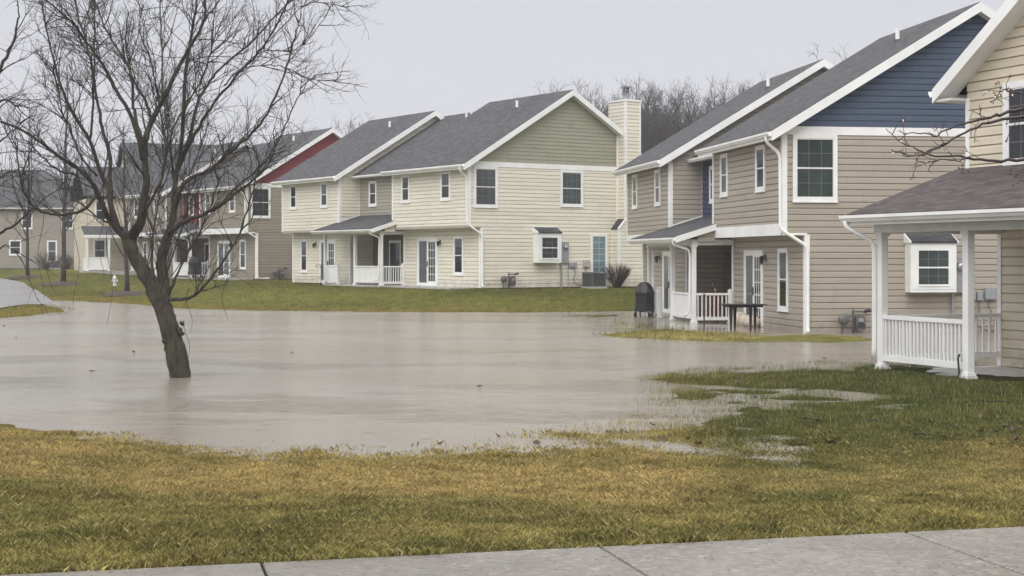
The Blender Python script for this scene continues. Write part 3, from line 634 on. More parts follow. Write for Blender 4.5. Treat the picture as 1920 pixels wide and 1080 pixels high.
    # rake boards
    for y0 in (-.37, b_ - .37):
        mt = MB()
        for (xa, xb) in ((e0 - .01, vr), (bk + .01, vr)):
            za, zq = zroof(xa) - .015, zr - .015; h = .27
            mt.hexa([(xa, y0 - .03, za - h), (xb, y0 - .03, zq - h), (xb, y0 + .0, zq - h), (xa, y0 + .0, za - h), (xa, y0 - .03, za), (xb, y0 - .03, zq), (xb, y0 + .0, zq), (xa, y0 + .0, za)] if xa < xb else
                    [(xb, y0 - .03, zq - h), (xa, y0 - .03, za - h), (xa, y0, za - h), (xb, y0, zq - h), (xb, y0 - .03, zq), (xa, y0 - .03, za), (xa, y0, za), (xb, y0, zq)])
            # soffit strip under the rake
            mt.hexa([(xa, y0, za - h + .03), (xb, y0, zq - h + .03), (xb, y0 + .37, zq - h + .03), (xa, y0 + .37, za - h + .03), (xa, y0, za - h + .06), (xb, y0, zq - h + .06), (xb, y0 + .37, zq - h + .06), (xa, y0 + .37, za - h + .06)] if xa < xb else
                    [(xb, y0, zq - h + .03), (xa, y0, za - h + .03), (xa, y0 + .37, za - h + .03), (xb, y0 + .37, zq - h + .03), (xb, y0, zq - h + .06), (xa, y0, za - h + .06), (xa, y0 + .37, za - h + .06), (xb, y0 + .37, zq - h + .06)])
        build_each(mt, 'rake_board', M['trim'], root)
    mt = MB(); xa, xb = Dp + 3.9, bk; za, zq = zroof(xa) - .01, zroof(xb) - .01
    mt.hexa([(xb, .30, zq - .27), (xa, .30, za - .27), (xa, .345, za - .27), (xb, .345, zq - .27), (xb, .30, zq), (xa, .30, za), (xa, .345, za), (xb, .345, zq)]); build_each(mt, 'rake_board', M['trim'], root)
    # gutters and fascia
    for y0, y1 in ((-.36, a_ + .25), (b_ - .36, c_ + .36)):
        mt = MB(); mt.box(e0 - .002, e0 + .03, y0 + .0, y1 - .0, ze - .24, ze - .02); build_each(mt, 'fascia', M['trim'], root); gutter(root, (e0 - .004, y0, ze - .04), (e0 - .004, y1, ze - .04), (-1, 0))
    gutter(root, (em - .004, a_ + .02, zm - .03), (em - .004, b_ - .03, zm - .03), (-1, 0))
    downspout(root, [(e0 - .06, -.05, ze - .13), (e0 - .05, -.06, ze - .30), (-.09, .02, ze - .62), (-.085, -.0, z2 + .35), (-.09, -.03, z2 + .1), (ov - .02, -.10, z2 - .35), (ov + .02, -.10, z2 - .6), (ov + .02, -.10, .12), (ov + .0, -.22, .06)], .048)
    # windows
    def W2(F, c, z0=4.02, z1=5.34, w=.86, **k): window(root, F, F.L - c - w / 2, F.L - c + w / 2, z0, z1, cols=1, rows=1, **k)
    W2(FA2, 1.93); W2(FA2, 5.58, w=.78); W2(FB2, 14.1 - b_, w=.8); W2(FB2, 17.75 - b_, w=.8)
    W2(FM2, 11.0 - a_, z0=4.02, z1=5.3, w=.8)
    window(root, FA1, a_ - 1.83 - .43, a_ - 1.83 + .43, .58, 2.37, cols=1, rows=1)
    window(root, FB1, c_ - 17.76 - .4, c_ - 17.76 + .4, .58, 2.37, cols=1, rows=1)
    patio_door(root, FA1, a_ - 5.55, a_ - 3.68, 2.33); patio_door(root, FB1, c_ - 15.85, c_ - 14.0, 2.33)
    window(root, FG2, .26, 1.54, 3.66, zE - .003, glass='glassg' if side == 'beige' else 'glass', sill=True)
    dx = 0 if side != 'beige' else .45
    window(root, FG2, 5.07 + dx, 6.38 + dx, 3.78, zE - .02, glass='glassb' if 0 else 'glassg', cols=4)
    window(root, FG1, 6.84 - ov, 7.83 - ov, .55, 2.5, glass='glassb', cols=2, rows=6, dh=False, munt='muntinw')
    wall_lamp(root, FA1, a_ - 3.45, 2.08); wall_lamp(root, FB1, c_ - 16.35, 2.08)
    # garden window: box out from the gable wall with its own little roof
    g0, g1, gy = 3.52, 4.86, .42; gz0, gz1 = 1.14, 2.45
    mt = MB(); mt.box(g0, g1, -gy, -.0, gz0, gz0 + .09); mt.box(g0, g0 + .05, -gy + .002, 0, gz0 + .09, gz1); mt.box(g1 - .05, g1, -gy + .002, 0, gz0 + .09, gz1)
    mt.box(g0, g1, -gy, 0, gz1, gz1 + .06)
    mt.hexa([(g0 - .04, -gy - .06, gz1 + .06), (g0, -gy - .06, gz1 + .06), (g0, 0, gz1 + .06), (g0 - .04, 0, gz1 + .06), (g0 - .04, -gy - .06, gz1 + .10), (g0, -gy - .06, gz1 + .10), (g0, 0, gz1 + .34), (g0 - .04, 0, gz1 + .34)])
    mt.hexa([(g1, -gy - .06, gz1 + .06), (g1 + .04, -gy - .06, gz1 + .06), (g1 + .04, 0, gz1 + .06), (g1, 0, gz1 + .06), (g1, -gy - .06, gz1 + .10), (g1 + .04, -gy - .06, gz1 + .10), (g1 + .04, 0, gz1 + .34), (g1, 0, gz1 + .34)])
    mt.box(g0 - .02, g1 + .02, -.05, -.0, gz1 + .34, gz1 + .39)
    gw = mt.build('garden_window', M['trim'], root)
    mr = MB(); slab(mr, (g0 + .002, -gy - .07, gz1 + .11), (g1 - .002, -gy - .07, gz1 + .11), (g1 - .002, -.05, gz1 + .34), (g0 + .002, -.05, gz1 + .34), .04); mr.build('window_roof', M['roof'], gw)
    FW = Fr((g0 + .05, -gy), (g1 - .05, -gy))
    mt = MB(); LW = FW.L; c = .18
    mt.fbox(FW, 0, c, gz0 + .09, gz1, -.03, .012); mt.fbox(FW, LW - c, LW, gz0 + .09, gz1, -.03, .012); mt.fbox(FW, c, LW - c, gz1 - .15, gz1, -.03, .010); mt.fbox(FW, c, LW - c, gz0 + .09, gz0 + .22, -.03, .010)
    mt.fbox(FW, c - .03, LW - c + .03, gz0 + .17, gz0 + .20, .012, .03); zmid = (gz0 + .22 + gz1 - .15) / 2; mt.fbox(FW, c, LW - c, zmid - .022, zmid + .022, -.03, .006); mt.build('sash', M['trim'], gw)
    mt = MB(); mt.quad([(*FW(c, -.02), gz0 + .22), (*FW(LW - c, -.02), gz0 + .22), (*FW(LW - c, -.02), gz1 - .15), (*FW(c, -.02), gz1 - .15)]); mt.build('pane', M['glassg'] if side == 'beige' else M['glass'], gw)
    mt = MB()
    for k in (1, 2): x = c + (LW - 2 * c) * k / 3; mt.fbox(FW, x - .009, x + .009, gz0 + .22, gz1 - .15, -.0195, -.016)
    for k in (1, 3): z = gz0 + .22 + (gz1 - gz0 - .37) * k / 4; mt.fbox(FW, c, LW - c, z - .009, z + .009, -.0195, -.0155)
    mt.build('muntin', M['muntin'], gw)
    # porch
    u0, u1 = 6.5, 12.8; pe, pz = -1.35, 2.77; ps = .31
    mr = MB(); slab(mr, (pe, u1, pz), (pe, u0, pz), (-.002, u0, pz + 1.348 * ps), (-.002, u1, pz + 1.348 * ps), .07)
    slab(mr, (-.001, b_ - .01, pz + 1.349 * ps), (-.001, a_ + .03, pz + 1.349 * ps), (1.18, a_ + .03, pz + 2.53 * ps), (1.18, b_ - .01, pz + 2.53 * ps), .07)
    mr.build('porch_roof', M['roof'], root)
    mt = MB()
    for yy in (u0 - .035, u1 + .005):
        mt.hexa([(pe - .01, yy, pz - .20), (-.03, yy, pz + 1.32 * ps - .2), (-.03, yy + .03, pz + 1.32 * ps - .2), (pe - .01, yy + .03, pz - .20), (pe - .01, yy, pz - .005), (-.03, yy, pz + 1.32 * ps - .005), (-.03, yy + .03, pz + 1.32 * ps - .005), (pe - .01, yy + .03, pz - .005)])
    mt.box(-.02, 1.16, b_ - .05, b_ - .005, pz + 2.4 * ps, pz + 2.4 * ps + .01)
    mt.hexa([(-.02, b_ - .045, pz + 1.36 * ps), (1.18, b_ - .045, pz + 2.56 * ps), (1.18, b_ - .022, pz + 2.56 * ps), (-.02, b_ - .022, pz + 1.36 * ps), (-.02, b_ - .045, pz + 1.36 * ps + .05), (1.18, b_ - .045, pz + 2.56 * ps + .05), (1.18, b_ - .022, pz + 2.56 * ps + .05), (-.02, b_ - .022, pz + 1.36 * ps + .05)])
    build_each(mt, 'rake_board', M['trim'], root)
    mt = MB(); siding(mt, Fr((-.62, u0 + .12), (-.03, u0 + .12)), 2.62, 3.05, lambda z: (max(0, (z - 2.78) / ps * 1.0), .59)); mt.build('porch_gable', S, root)
    mt = MB(); mt.box(-.76, -.60, 6.72, b_ + .35, 2.50, 2.68); mt.box(-.60, ov, 6.74, 6.90, 2.50, 2.67); build_each(mt, 'porch_beam', M['trimdirty'], root)
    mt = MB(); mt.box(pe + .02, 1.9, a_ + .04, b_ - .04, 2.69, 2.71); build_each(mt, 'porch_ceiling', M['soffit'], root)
    gutter(root, (pe - .002, u0 - .03, pz - .03), (pe - .002, u1 + .03, pz - .03), (-1, 0))
    mt = MB(); mt.box(pe, pe + .03, u0, u1, pz - .2, pz - .075); build_each(mt, 'fascia', M['trim'], root)
    downspout(root, [(pe - .06, 6.62, pz - .12), (pe - .05, 6.62, pz - .25), (-.86, 6.72, pz - .42), (-.80, 6.80, pz - .6), (-.80, 6.86, .35), (-.95, 7.0, .22)], .038)
    xq = -.67
    for yy in (6.82, 9.47, 12.72): post(root, xq, yy, 0, 2.5, .07)
    newel(root, ov - .12, 6.82, 0, 1.05); newel(root, xq, 11.3, 0, 1.05)
    railing(root, (xq + .07, 6.82), (ov - .18, 6.82), .10, .97, 8)
    railing(root, (xq, 9.40), (xq, 6.89), .14, .97, 0, False); railing(root, (xq, 12.65), (xq, 11.36), .14, .97, 0, False)
    mt = MB(); mt.box(xq - .1, mk, a_ - .1, b_ + .35, -.25, -.005 if z0 < .1 else .03); build_each(mt, 'porch_slab', M['conc'], root)
    if z0 > .1:
        mt = MB(); mt.box(-.7, ov, .5, a_ - .12, -.25, .02); mt.build('patio_slab', M['conc'], root)
    # entry door inside the porch
    F1 = FM1; mt = MB(); d0, d1 = b_ - 10.7, b_ - 9.5; mt.fbox(F1, d0, d0 + .1, 0.02, 2.25, 0, .05); mt.fbox(F1, d1 - .1, d1, .02, 2.25, 0, .05); mt.fbox(F1, d0 + .1, d1 - .1, 2.13, 2.25, 0, .048); dd = mt.build('door', M['trim'], root)
    mt = MB(); mt.fbox(F1, d0 + .1, d1 - .1, .02, 2.13, .0, .042); mt.build('door_leaf', M['glass'], dd)
    mt = MB(); mt.fbox(F1, d1 - .22, d1 - .17, 1.0, 1.06, .03, .08); mt.build('door_handle', M['steel'], dd)
    # white trim inside the porch
    mt = MB(); mt.box(mk - .04, mk - .021, 8.9, 8.98, 0, 2.5); mt.build('porch_trim', M['trimdirty'], root)
    # vents on the roof
    for (yy, xx) in ((2.6, 4.4), (8.2, 5.4), (8.7, 5.4), (14.6, 4.2)) if side == 'cream' else ((2.6, 4.4), (14.2, 4.2)):
        zz = (zroof(xx) if not a_ < yy < b_ else zm + sl * (xx - em)); mt = MB(); mt.tube([(xx, yy, zz - .05), (xx, yy, zz + .38)], .065, 8); mt.build('vent_pipe', M['trim'], root)
        mt = MB(); mt.tube([(xx, yy, zz - .05), (xx, yy, zz + .05)], .11, 8); mt.build('vent_flashing', M['acu'], root)
    if chimney:
        mt = MB(); x0, x1, y0, y1 = 8.49, 9.38, -.6, .7; zt = 8.85
        siding(mt, Fr((x0, y1), (x0, y0)), 2.9, zt); siding(mt, Fr((x0, y0), (x1, y0)), 0, zt); siding(mt, Fr((x1, y0), (x1, y1)), 2.9, zt)
        siding(mt, Fr((8.1, 0), (8.1, y0)), 0, 2.72); siding(mt, Fr((8.1, y0), (x0, y0)), 0, 3.1, lambda z: (0 if z < 2.72 else (z - 2.72) * .8, .39)); siding(mt, Fr((x1, y0), (9.7, y0)), 0, 2.9); siding(mt, Fr((9.7, y0), (9.7, .7)), 0, 2.9)
        ch = mt.build('chimney', S, root)
        mt = MB(); mt.box(x0 - .03, x0 + .09, y0 - .03, y0 + .09, 3.2, zt); mt.box(x1 - .07, x1 + .03, y0 - .03, y0 + .06, 2.9, zt); mt.box(8.07, 8.18, y0 - .03, y0 + .09, 0, 2.70); mt.box(8.07, 8.13, -.06, -.0, 0, 2.7); mt.box(x0 - .03, x0 + .03, -.06, .0, 3.2, 7.3)
        mt.hexa([(8.04, y0 - .05, 2.68), (x0 + .03, y0 - .05, 3.18), (x0 + .03, y0 + .04, 3.18), (8.04, y0 + .04, 2.68), (8.04, y0 - .05, 2.78), (x0 + .03, y0 - .05, 3.28), (x0 + .03, y0 + .04, 3.28), (8.04, y0 + .04, 2.78)])
        mt.box(x0 - .06, x1 + .06, y0 - .06, y1, zt, zt + .09); mt.box(9.62, 9.72, y0 - .02, y0 + .05, 0, 2.9); build_each(mt, 'chimney_trim', M['trim'], ch)
        mt = MB(); slab(mt, (8.05, -.0, 2.75), (8.05, y0 + .05, 2.75), (x0, y0 + .05, 3.26), (x0, -.0, 3.26), .03); slab(mt, (9.74, y0, 2.9), (9.74, .7, 2.9), (x1, .7, 3.05), (x1, y0, 3.05), .03); mt.build('chimney_shoulder', M['roof'], ch)
        mt = MB(); mt.lathe([(.17, 0), (.17, .18), (.22, .20), (.22, .24), (.13, .26), (.13, .34)], (8.93, -.1, zt + .09), 12)
        mt.box(8.78, 8.80, -.25, -.23, zt + .40, zt + .72); mt.box(9.06, 9.08, -.25, -.23, zt + .40, zt + .72); mt.box(8.78, 8.80, .03, .05, zt + .40, zt + .72); mt.box(9.06, 9.08, .03, .05, zt + .40, zt + .72); mt.box(8.76, 9.10, -.27, .07, zt + .36, zt + .42); mt.box(8.74, 9.12, -.29, .09, zt + .72, zt + .79); mt.build('flue_cap', M['steel'], ch)
        mt = MB(); mt.box(8.83, 9.03, -.2, 0, zt + .40, zt + .70); mt.build('flue', M['dgalv'], ch)
    return root
HC = townhouse('townhouse', PC, 'cream sided two storey house with sage green gable and siding chimney', 'cream', 'sage', 'sagewall', chimney=True, bands='cream')
HG = townhouse('townhouse', PG, 'beige sided two storey house with navy blue gable standing in flood water', 'beige', 'navy', 'navywall')
HR = townhouse('townhouse', PR, 'taupe sided two storey house with dark red gable behind the bare willow', 'taupe', 'crimson', 'crimsonwall')

# ---- near house on the right edge
def near_house():
    X, Y, t, z0 = PN
    root = empty('townhouse', (X, Y, z0), t, 'pale cream house at the right edge with white railed porch', 'house')
    w1, w2 = 2.70, 2.10; uc = .2
    mw = MB(); F1 = Fr((w1, .02), (w1, -10)); F2 = Fr((w2, uc), (w2, -10)); siding(mw, F1, 0, 3.2); siding(mw, F2, 2.9, 5.40)
    sl = .66; rk = -5.0; zk = 5.05
    siding(mw, F2, 5.40, 8.4, lambda z: (max(0, (z - 5.41) / sl), 10)); siding(mw, Fr((10, .02), (w1, .02)), 0, 3); siding(mw, Fr((10, uc), (w2, uc)), 2.9, 5.1)
    siding(mw, Fr((w1, -10), (10, -10)), 0, 5.1)
    mw.build('wall', M['sand'], root)
    mt = MB(); mt.box(w1 - .044, w1 + .08, -.06, .045, 0, 2.5); mt.box(w2 - .044, w2 + .07, uc - .07, uc + .03, 2.9, 5.1); build_each(mt, 'corner_trim', M['trim'], root)
    mt = MB(); siding(mt, Fr((3.4, .021), (2.72, .021)), 0, 2.7); mt.build('side_wall', M['sand'], root)
    # main gable roof: the gable looks out over the porch
    v0 = w2 - .42; eu = uc + .5; ezz = 5.32
    top = lambda u: ezz + (eu - u) * sl
    mr = MB(); slab(mr, (10, eu, ezz), (v0, eu, ezz), (v0, rk, top(rk)), (10, rk, top(rk)), .1); slab(mr, (v0, 2 * rk - eu, ezz), (10, 2 * rk - eu, ezz), (10, rk, top(rk)), (v0, rk, top(rk)), .1); mr.build('roof', M['roof2'], root)
    mt = MB(); h = .27
    for s_ in (1, -1):
        ua = rk + s_ * (eu - rk + .01); za, zq = ezz - .02, top(rk) - .02; lo, hi = ((ua, za), (rk, zq))
        for (xa, xb, zo0, zo1) in ((v0 - .03, v0 - .001, -h, 0), (v0, w2 - .001, -h + .03, -h + .06)):
            P = [(xa, lo[0], lo[1] + zo0), (xb, lo[0], lo[1] + zo0), (xb, hi[0], hi[1] + zo0), (xa, hi[0], hi[1] + zo0), (xa, lo[0], lo[1] + zo1), (xb, lo[0], lo[1] + zo1), (xb, hi[0], hi[1] + zo1), (xa, hi[0], hi[1] + zo1)]
            if s_ > 0: P = [P[i] for i in (3, 2, 1, 0, 7, 6, 5, 4)]
            mt.hexa(P)
    build_each(mt, 'rake_board', M['trim'], root)
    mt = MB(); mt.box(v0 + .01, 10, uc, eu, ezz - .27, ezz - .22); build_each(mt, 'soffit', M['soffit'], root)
    mt = MB(); mt.box(v0, 10, eu - .03, eu + .0, ezz - .26, ezz - .1); build_each(mt, 'fascia', M['trim'], root)
    gutter(root, (v0 - .03, eu + .005, ezz - .05), (10, eu + .005, ezz - .05), (0, 1))
    window(root, F2, uc + .85, uc + 2.15, 3.72, 5.28, cols=3, rows=4, cas=.12); window(root, F2, uc + 3.6, uc + 5.0, 3.72, 5.28, cols=3, rows=4, cas=.12)
    window(root, F1, 3.2, 4.4, .9, 2.3)
    # porch
    pe, pz = -.48, 2.86; ps = .355; ul, ur = .48, -9.5
    mr = MB(); slab(mr, (pe, ul, pz), (pe, ur, pz), (w2 - .004, ur, pz + (w2 - pe) * ps), (w2 - .004, ul, pz + (w2 - pe) * ps), .07); mr.build('porch_roof', M['roof2'], root)
    gutter(root, (pe - .002, ul + .04, pz - .02), (pe - .002, ur, pz - .02), (-1, 0))
    mt = MB(); mt.box(pe, pe + .03, ur, ul, pz - .20, pz - .075); build_each(mt, 'fascia', M['trim'], root)
    mt = MB(); mt.hexa([(pe, ul + .002, pz - .2), (w2 - .03, ul + .002, pz + (w2 - pe) * ps - .23), (w2 - .03, ul + .03, pz + (w2 - pe) * ps - .23), (pe, ul + .03, pz - .2), (pe, ul + .002, pz - .006), (w2 - .03, ul + .002, pz + (w2 - pe) * ps - .02), (w2 - .03, ul + .03, pz + (w2 - pe) * ps - .02), (pe, ul + .03, pz - .006)]); build_each(mt, 'rake_board', M['trim'], root)
    mt = MB(); mt.box(-.10, .10, -9.4, .12, 2.52, 2.75); mt.box(.10, w1 - .03, -.08, .12, 2.52, 2.74); build_each(mt, 'porch_beam', M['trimdirty'], root)
    mt = MB(); mt.box(pe + .03, -.10, ur, ul, 2.66, 2.69); mt.box(.10, w1, ur, -.08, 2.66, 2.69); build_each(mt, 'porch_ceiling', M['soffit'], root)
    for u in (0, -2.44, -6.9, -9.3): post(root, 0, u, 0, 2.52, .072)
    railing(root, (0, -.07), (0, -2.37), .16, 1.0, 22); railing(root, (.07, 0), (w1 - .03, 0), .16, 1.0, 17)
    downspout(root, [(pe - .06, .40, pz - .12), (pe - .05, .38, pz - .24), (-.14, .12, pz - .50), (-.11, .10, pz - .66), (-.11, .10, .5), (-.11, .12, .18)], .042)
    mt = MB(); mt.box(-.25, w1, -9.6, .18, -.3, -.02); build_each(mt, 'porch_slab', M['conc'], root)
    mt = MB(); mt.tube([(-.12, -2.36, .42), (-.14, -2.34, .35), (-.13, -2.36, .1), (-.2, -2.4, .02)], .018, 6); mt.build('hose_end', M['black'], root)
near_house()

# ---- far houses on the left
def simple_house(pose, label, side, Lh, Dh, zr_, hipr, wins, extra=None, eave=5.45):
    X, Y, t, z0 = pose; root = empty('townhouse', (X, Y, z0), t, label, 'house')
    mw = MB(); Fs = [Fr((0, Lh), (0, 0)), Fr((0, 0), (Dh, 0)), Fr((Dh, 0), (Dh, Lh)), Fr((Dh, Lh), (0, Lh))]
    for k, F in enumerate(Fs):
        siding(mw, F, 0, eave)
        if k in (1, 3): siding(mw, F, eave, zr_ - .3, lambda z: ((z - eave) / (zr_ - .3 - eave) * Dh / 2, Dh - (z - eave) / (zr_ - .3 - eave) * Dh / 2))
    mw.build('wall', M[side], root); o = .45; ze = eave + .1
    mr = MB(); sl_ = (zr_ - ze) / (Dh / 2 + o)
    slab(mr, (-o, Lh + .3, ze), (-o, -.3, ze), (Dh / 2, -.3 + hipr, zr_), (Dh / 2, Lh + .3, zr_), .1); slab(mr, (Dh + o, -.3, ze), (Dh + o, Lh + .3, ze), (Dh / 2, Lh + .3, zr_), (Dh / 2, -.3 + hipr, zr_), .1)
    if hipr: mr.quad([(Dh + o, -.3, ze), (-o, -.3, ze), (Dh / 2, -.3 + hipr, zr_)][::-1], [(0, 0), (Dh, 0), (Dh / 2, 6)])
    mr.build('roof', M['roof'], root)
    mt = MB(); mt.box(-o, 0, -.3, Lh + .3, eave - .02, eave + .03); build_each(mt, 'soffit', M['soffit'], root)
    gutter(root, (-o - .004, -.3, ze - .03), (-o - .004, Lh + .3, ze - .03), (-1, 0))
    mt = MB()
    for yy, s_ in ((0, 1), (Lh, -1)): mt.box(-.03, .1, min(yy - s_ * .03, yy + s_ * .1), max(yy - s_ * .03, yy + s_ * .1), 0, eave - .02)
    build_each(mt, 'corner_trim', M['trim'], root)
    for (s0, s1, za, zb_, k) in wins:
        if k == 'door': patio_door(root, Fs[0], s0, s1, zb_)
        else: window(root, Fs[0], s0, s1, za, zb_, cols=1, rows=1, glass=k)
    return root, Fs
# grey house, long eave wall facing the lane
gt = R(90 + 4)
Yg = 141; xl = lambda px, Y=Yg: (px - 960) / F_ * Y
Lg = 16.0
simple_house((xl(160), Yg - .5, gt, 1.07), 'grey sided house farthest left with dark hipped roof', 'greyside', Lg, 10, 9.3, 5.0,
  [(Lg - 5.6, Lg - 4.6, 3.6, 5.2, 'glass'), (Lg - 2.0, Lg - .9, 3.6, 5.2, 'glass'), (Lg - 6.7, Lg - 5.6, 1.2, 2.6, 'glass'), (Lg - 3.3, Lg - 2.4, .6, 2.55, 'glass'), (Lg - 11, Lg - 10, 3.6, 5.2, 'glass'), (Lg - 12, Lg - 11, .8, 2.4, 'glass')])
lt = R(112)
rl, Fs = simple_house((xl(462, 112), 113.5, lt, 1.1), 'cream sided house with white porch between red gabled and grey house', 'sand', 8.4, 10, 9.6, 0,
  [(.6, 1.5, 3.8, 5.2, 'glass'), (3.6, 4.5, 3.8, 5.2, 'glass'), (6.6, 7.5, 3.8, 5.2, 'glass'), (1.5, 3.3, 0, 2.3, 'door'), (4.6, 5.4, .6, 2.4, 'glass'), (6, 7.8, 0, 2.3, 'door')])
mt = MB(); siding(mt, Fr((.6, 11.6), (.6, 8.5)), 0, 5.2); siding(mt, Fr((9, 11.6), (.6, 11.6)), 0, 5.2); mt.build('wing_wall', M['sand'], rl)
mr = MB(); slab(mr, (.1, 11.9, 5.4), (.1, 8.52, 5.4), (4.6, 8.52, 7.7), (4.6, 11.9, 7.7), .1); slab(mr, (9.2, 8.52, 5.4), (9.2, 11.9, 5.4), (4.6, 11.9, 7.7), (4.6, 8.52, 7.7), .1); mr.build('wing_roof', M['roof'], rl)
mr = MB(); slab(mr, (-1.9, 12.1, 2.6), (-1.9, 5.9, 2.6), (-.03, 5.9, 3.2), (-.03, 12.1, 3.2), .08); mr.build('porch_roof', M['roof'], rl)
mt = MB(); mt.box(-1.92, -1.85, 5.9, 12.1, 2.36, 2.56); build_each(mt, 'porch_beam', M['trim'], rl)
for yy in (6.1, 8.8, 10.4, 11.9): post(rl, -1.75, yy, 0, 2.4, .08)
railing(rl, (-1.75, 11.8), (-1.75, 10.5), .1, 1.0, 0, False); railing(rl, (-1.75, 8.7), (-1.75, 7.0), .1, 1.0, 0, False); railing(rl, (0.5, 11.9), (-1.7, 11.9), .1, 1.0, 0, False)
window(rl, Fr((.6, 11.6), (.6, 8.5)), .5, 1.4, 3.6, 5.1, cols=1, rows=1); window(rl, Fr((.6, 11.6), (.6, 8.5)), .4, 1.3, .7, 2.3, cols=1, rows=1)
mt = MB(); mt.box(-2.2, 1, 5.8, 12.2, -.3, .03); build_each(mt, 'porch_slab', M['conc'], rl)

# ------------------------------------------------------------------ bare trees
def cat_rom(P, k=5):
    P = [Vector(p) for p in P]; out = []
    for i in range(len(P) - 1):
        a = P[max(i - 1, 0)]; b = P[i]; c = P[i + 1]; d = P[min(i + 2, len(P) - 1)]
        for t in range(k):
            t /= k; out.append(.5 * ((2 * b) + (c - a) * t + (2 * a - 5 * b + 4 * c - d) * t * t + (3 * b - a - 3 * c + d) * t ** 3))
    out.append(P[-1]); return out
def rv(rd): return Vector((rd.gauss(0, 1), rd.gauss(0, 1), rd.gauss(0, 1)))
def twig_path(rd, p, d, L, n, wob, up, curl):
    """a wandering shoot: starts along d, bends towards up, the tip curls over"""
    P = [p.copy()]; d = d.normalized(); c = rv(rd).normalized() * curl
    for i in range(n):
        t = i / n
        d = (d + rv(rd) * wob + c * (.3 + t) + Vector((0, 0, up * (1 - 1.6 * t)))).normalized()
        P.append(P[-1] + d * (L / n))
    return P
def side(rd, t, ang, bias=None):
    a = t.orthogonal().normalized(); b = t.cross(a); w = rd.random() * 2 * math.pi
    s = a * math.cos(w) + b * math.sin(w)
    if bias is not None: s = (s + bias).normalized()
    return (t * math.cos(ang) + s * math.sin(ang)).normalized()
def along(P, t):
    f = t * (len(P) - 1); i = min(int(f), len(P) - 2); return P[i].lerp(P[i + 1], f - i), (P[i + 1] - P[i]).normalized()
def spray(rd, mb, P, r0, lev, dens, L, cfg):
    """side shoots of a limb, then theirs"""
    length = sum((P[i + 1] - P[i]).length for i in range(len(P) - 1)); n = max(1, int(length * dens[lev] + rd.random()))
    for k in range(n):
        t = cfg['t0'] + (1 - cfg['t0']) * rd.random(); p, d = along(P, t)
        l = L[lev] * (.45 + .9 * rd.random()) * (1 - .35 * t); dd = side(rd, d, R(rd.uniform(25, 62)), Vector((0, 0, cfg['bias'])))
        r = max(cfg['rmin'], min(r0 * .5, cfg['r'][lev]) * (.7 + .5 * rd.random()))
        Q = twig_path(rd, p, dd, l, 5 if lev == 0 else 4, cfg['wob'], cfg['up'], cfg['curl'])
        mb.tube(Q, [r * (1 - .7 * i / (len(Q) - 1)) for i in range(len(Q))], 4 if lev == 0 else 3, False)
        if lev + 1 < len(dens): spray(rd, mb, Q, r, lev + 1, dens, L, cfg)

WY = 26.8
def limb(mb, pts, r0, r1, dy0, dy1, n=7, rd=None, rough=0.0):
    k = len(pts); P = [Vector(at(px, WY + dy0 + (dy1 - dy0) * i / (k - 1), 0)) for i, (px, py) in enumerate(pts)]
    for i, (px, py) in enumerate(pts): P[i].z = ZC - (py - YH) / F_ * P[i].y
    Q = cat_rom(P, 5); m_ = len(Q)
    if rd:
        for i in range(1, m_): Q[i] += rv(rd) * rough
    mb.tube(Q, [(r0 + (r1 - r0) * (i / (m_ - 1)) ** .55) * (1 + (rd.gauss(0, .04) if rd else 0)) for i in range(m_)], n); return Q
rd = random.Random(11)
b0 = ground(338, 707)
tw = empty('willow_tree', (at(338, WY, -.35)), 0, 'large bare leaning willow tree standing in the flood water', 'tree')
off = Vector(tw.location)
mt = MB(); mtw = MB(); limbs = []
P = [Vector(at(px, WY, ZC - (py - YH) / F_ * WY)) for px, py in ((341, 745), (338, 707), (332, 672), (325, 640), (316, 610), (308, 582), (297, 556), (288, 538))]
Q = cat_rom(P, 6); n_ = len(Q)
i_tr = len(mt.v)
mt.tube(Q, [(.180 - .030 * (i / (n_ - 1)) + (.012 if i < 4 else 0) + rd.gauss(0, .003)) for i in range(n_)], 36)
for i in range(n_):          # furrowed bark
    for q_ in range(36):
        k_ = i_tr + i * 36 + q_; ctr = Q[i]; v_ = Vector(mt.v[k_]) - ctr; ph_ = q_ + 1.3 * math.sin(i * .35 + q_ * .5)
        mt.v[k_] = tuple(ctr + v_ * (1 + .045 * math.sin(ph_ * 2.1) + .03 * math.sin(ph_ * 3.3 + i * .8) + .05 * math.sin(q_ * .35 + i * .22) + rd.gauss(0, .012)))
for (px, py, r) in ((337, 618, .06), (340, 624, .05), (309, 640, .05), (316, 600, .06), (341, 606, .045)):       # knots
    p = Vector(at(px, WY - .1, ZC - (py - YH) / F_ * WY)); r *= .75; mt.lathe([(.02, -.06), (r, -.03), (r * 1.1, .01), (r * .6, .05), (.01, .06)], p, 8, (rd.uniform(-1, 1), -.6, .4))
def LB(pts, r0, r1, dy0, dy1, n=7):
    if r0 < .11: r0 *= .8
    limbs.append((limb(mt, pts, r0, r1, dy0, dy1, n, rd, .008 if r0 < .06 else .004), r1))
LB([(300, 562), (288, 538), (262, 498), (245, 465), (240, 445)], .15, .115, 0, -.1, 12)
LB([(304, 572), (307, 530), (302, 495), (309, 462), (318, 432)], .12, .085, .05, .3, 11)
LB([(241, 452), (215, 424), (198, 398), (184, 365), (173, 343), (143, 313), (110, 293), (67, 260), (33, 240), (-5, 226)], .10, .016, -.1, -1.6, 8)
LB([(222, 432), (208, 385), (203, 355), (187, 320), (168, 264), (134, 206), (112, 155), (100, 110), (86, 52), (80, 10)], .085, .012, -.1, .9, 8)
LB([(206, 372), (206, 296), (192, 240), (180, 172), (162, 79), (146, 30), (138, -20)], .06, .013, .1, 2.0)
LB([(168, 262), (175, 192), (177, 113), (177, 40), (176, -20)], .035, .011, .5, 1.2)
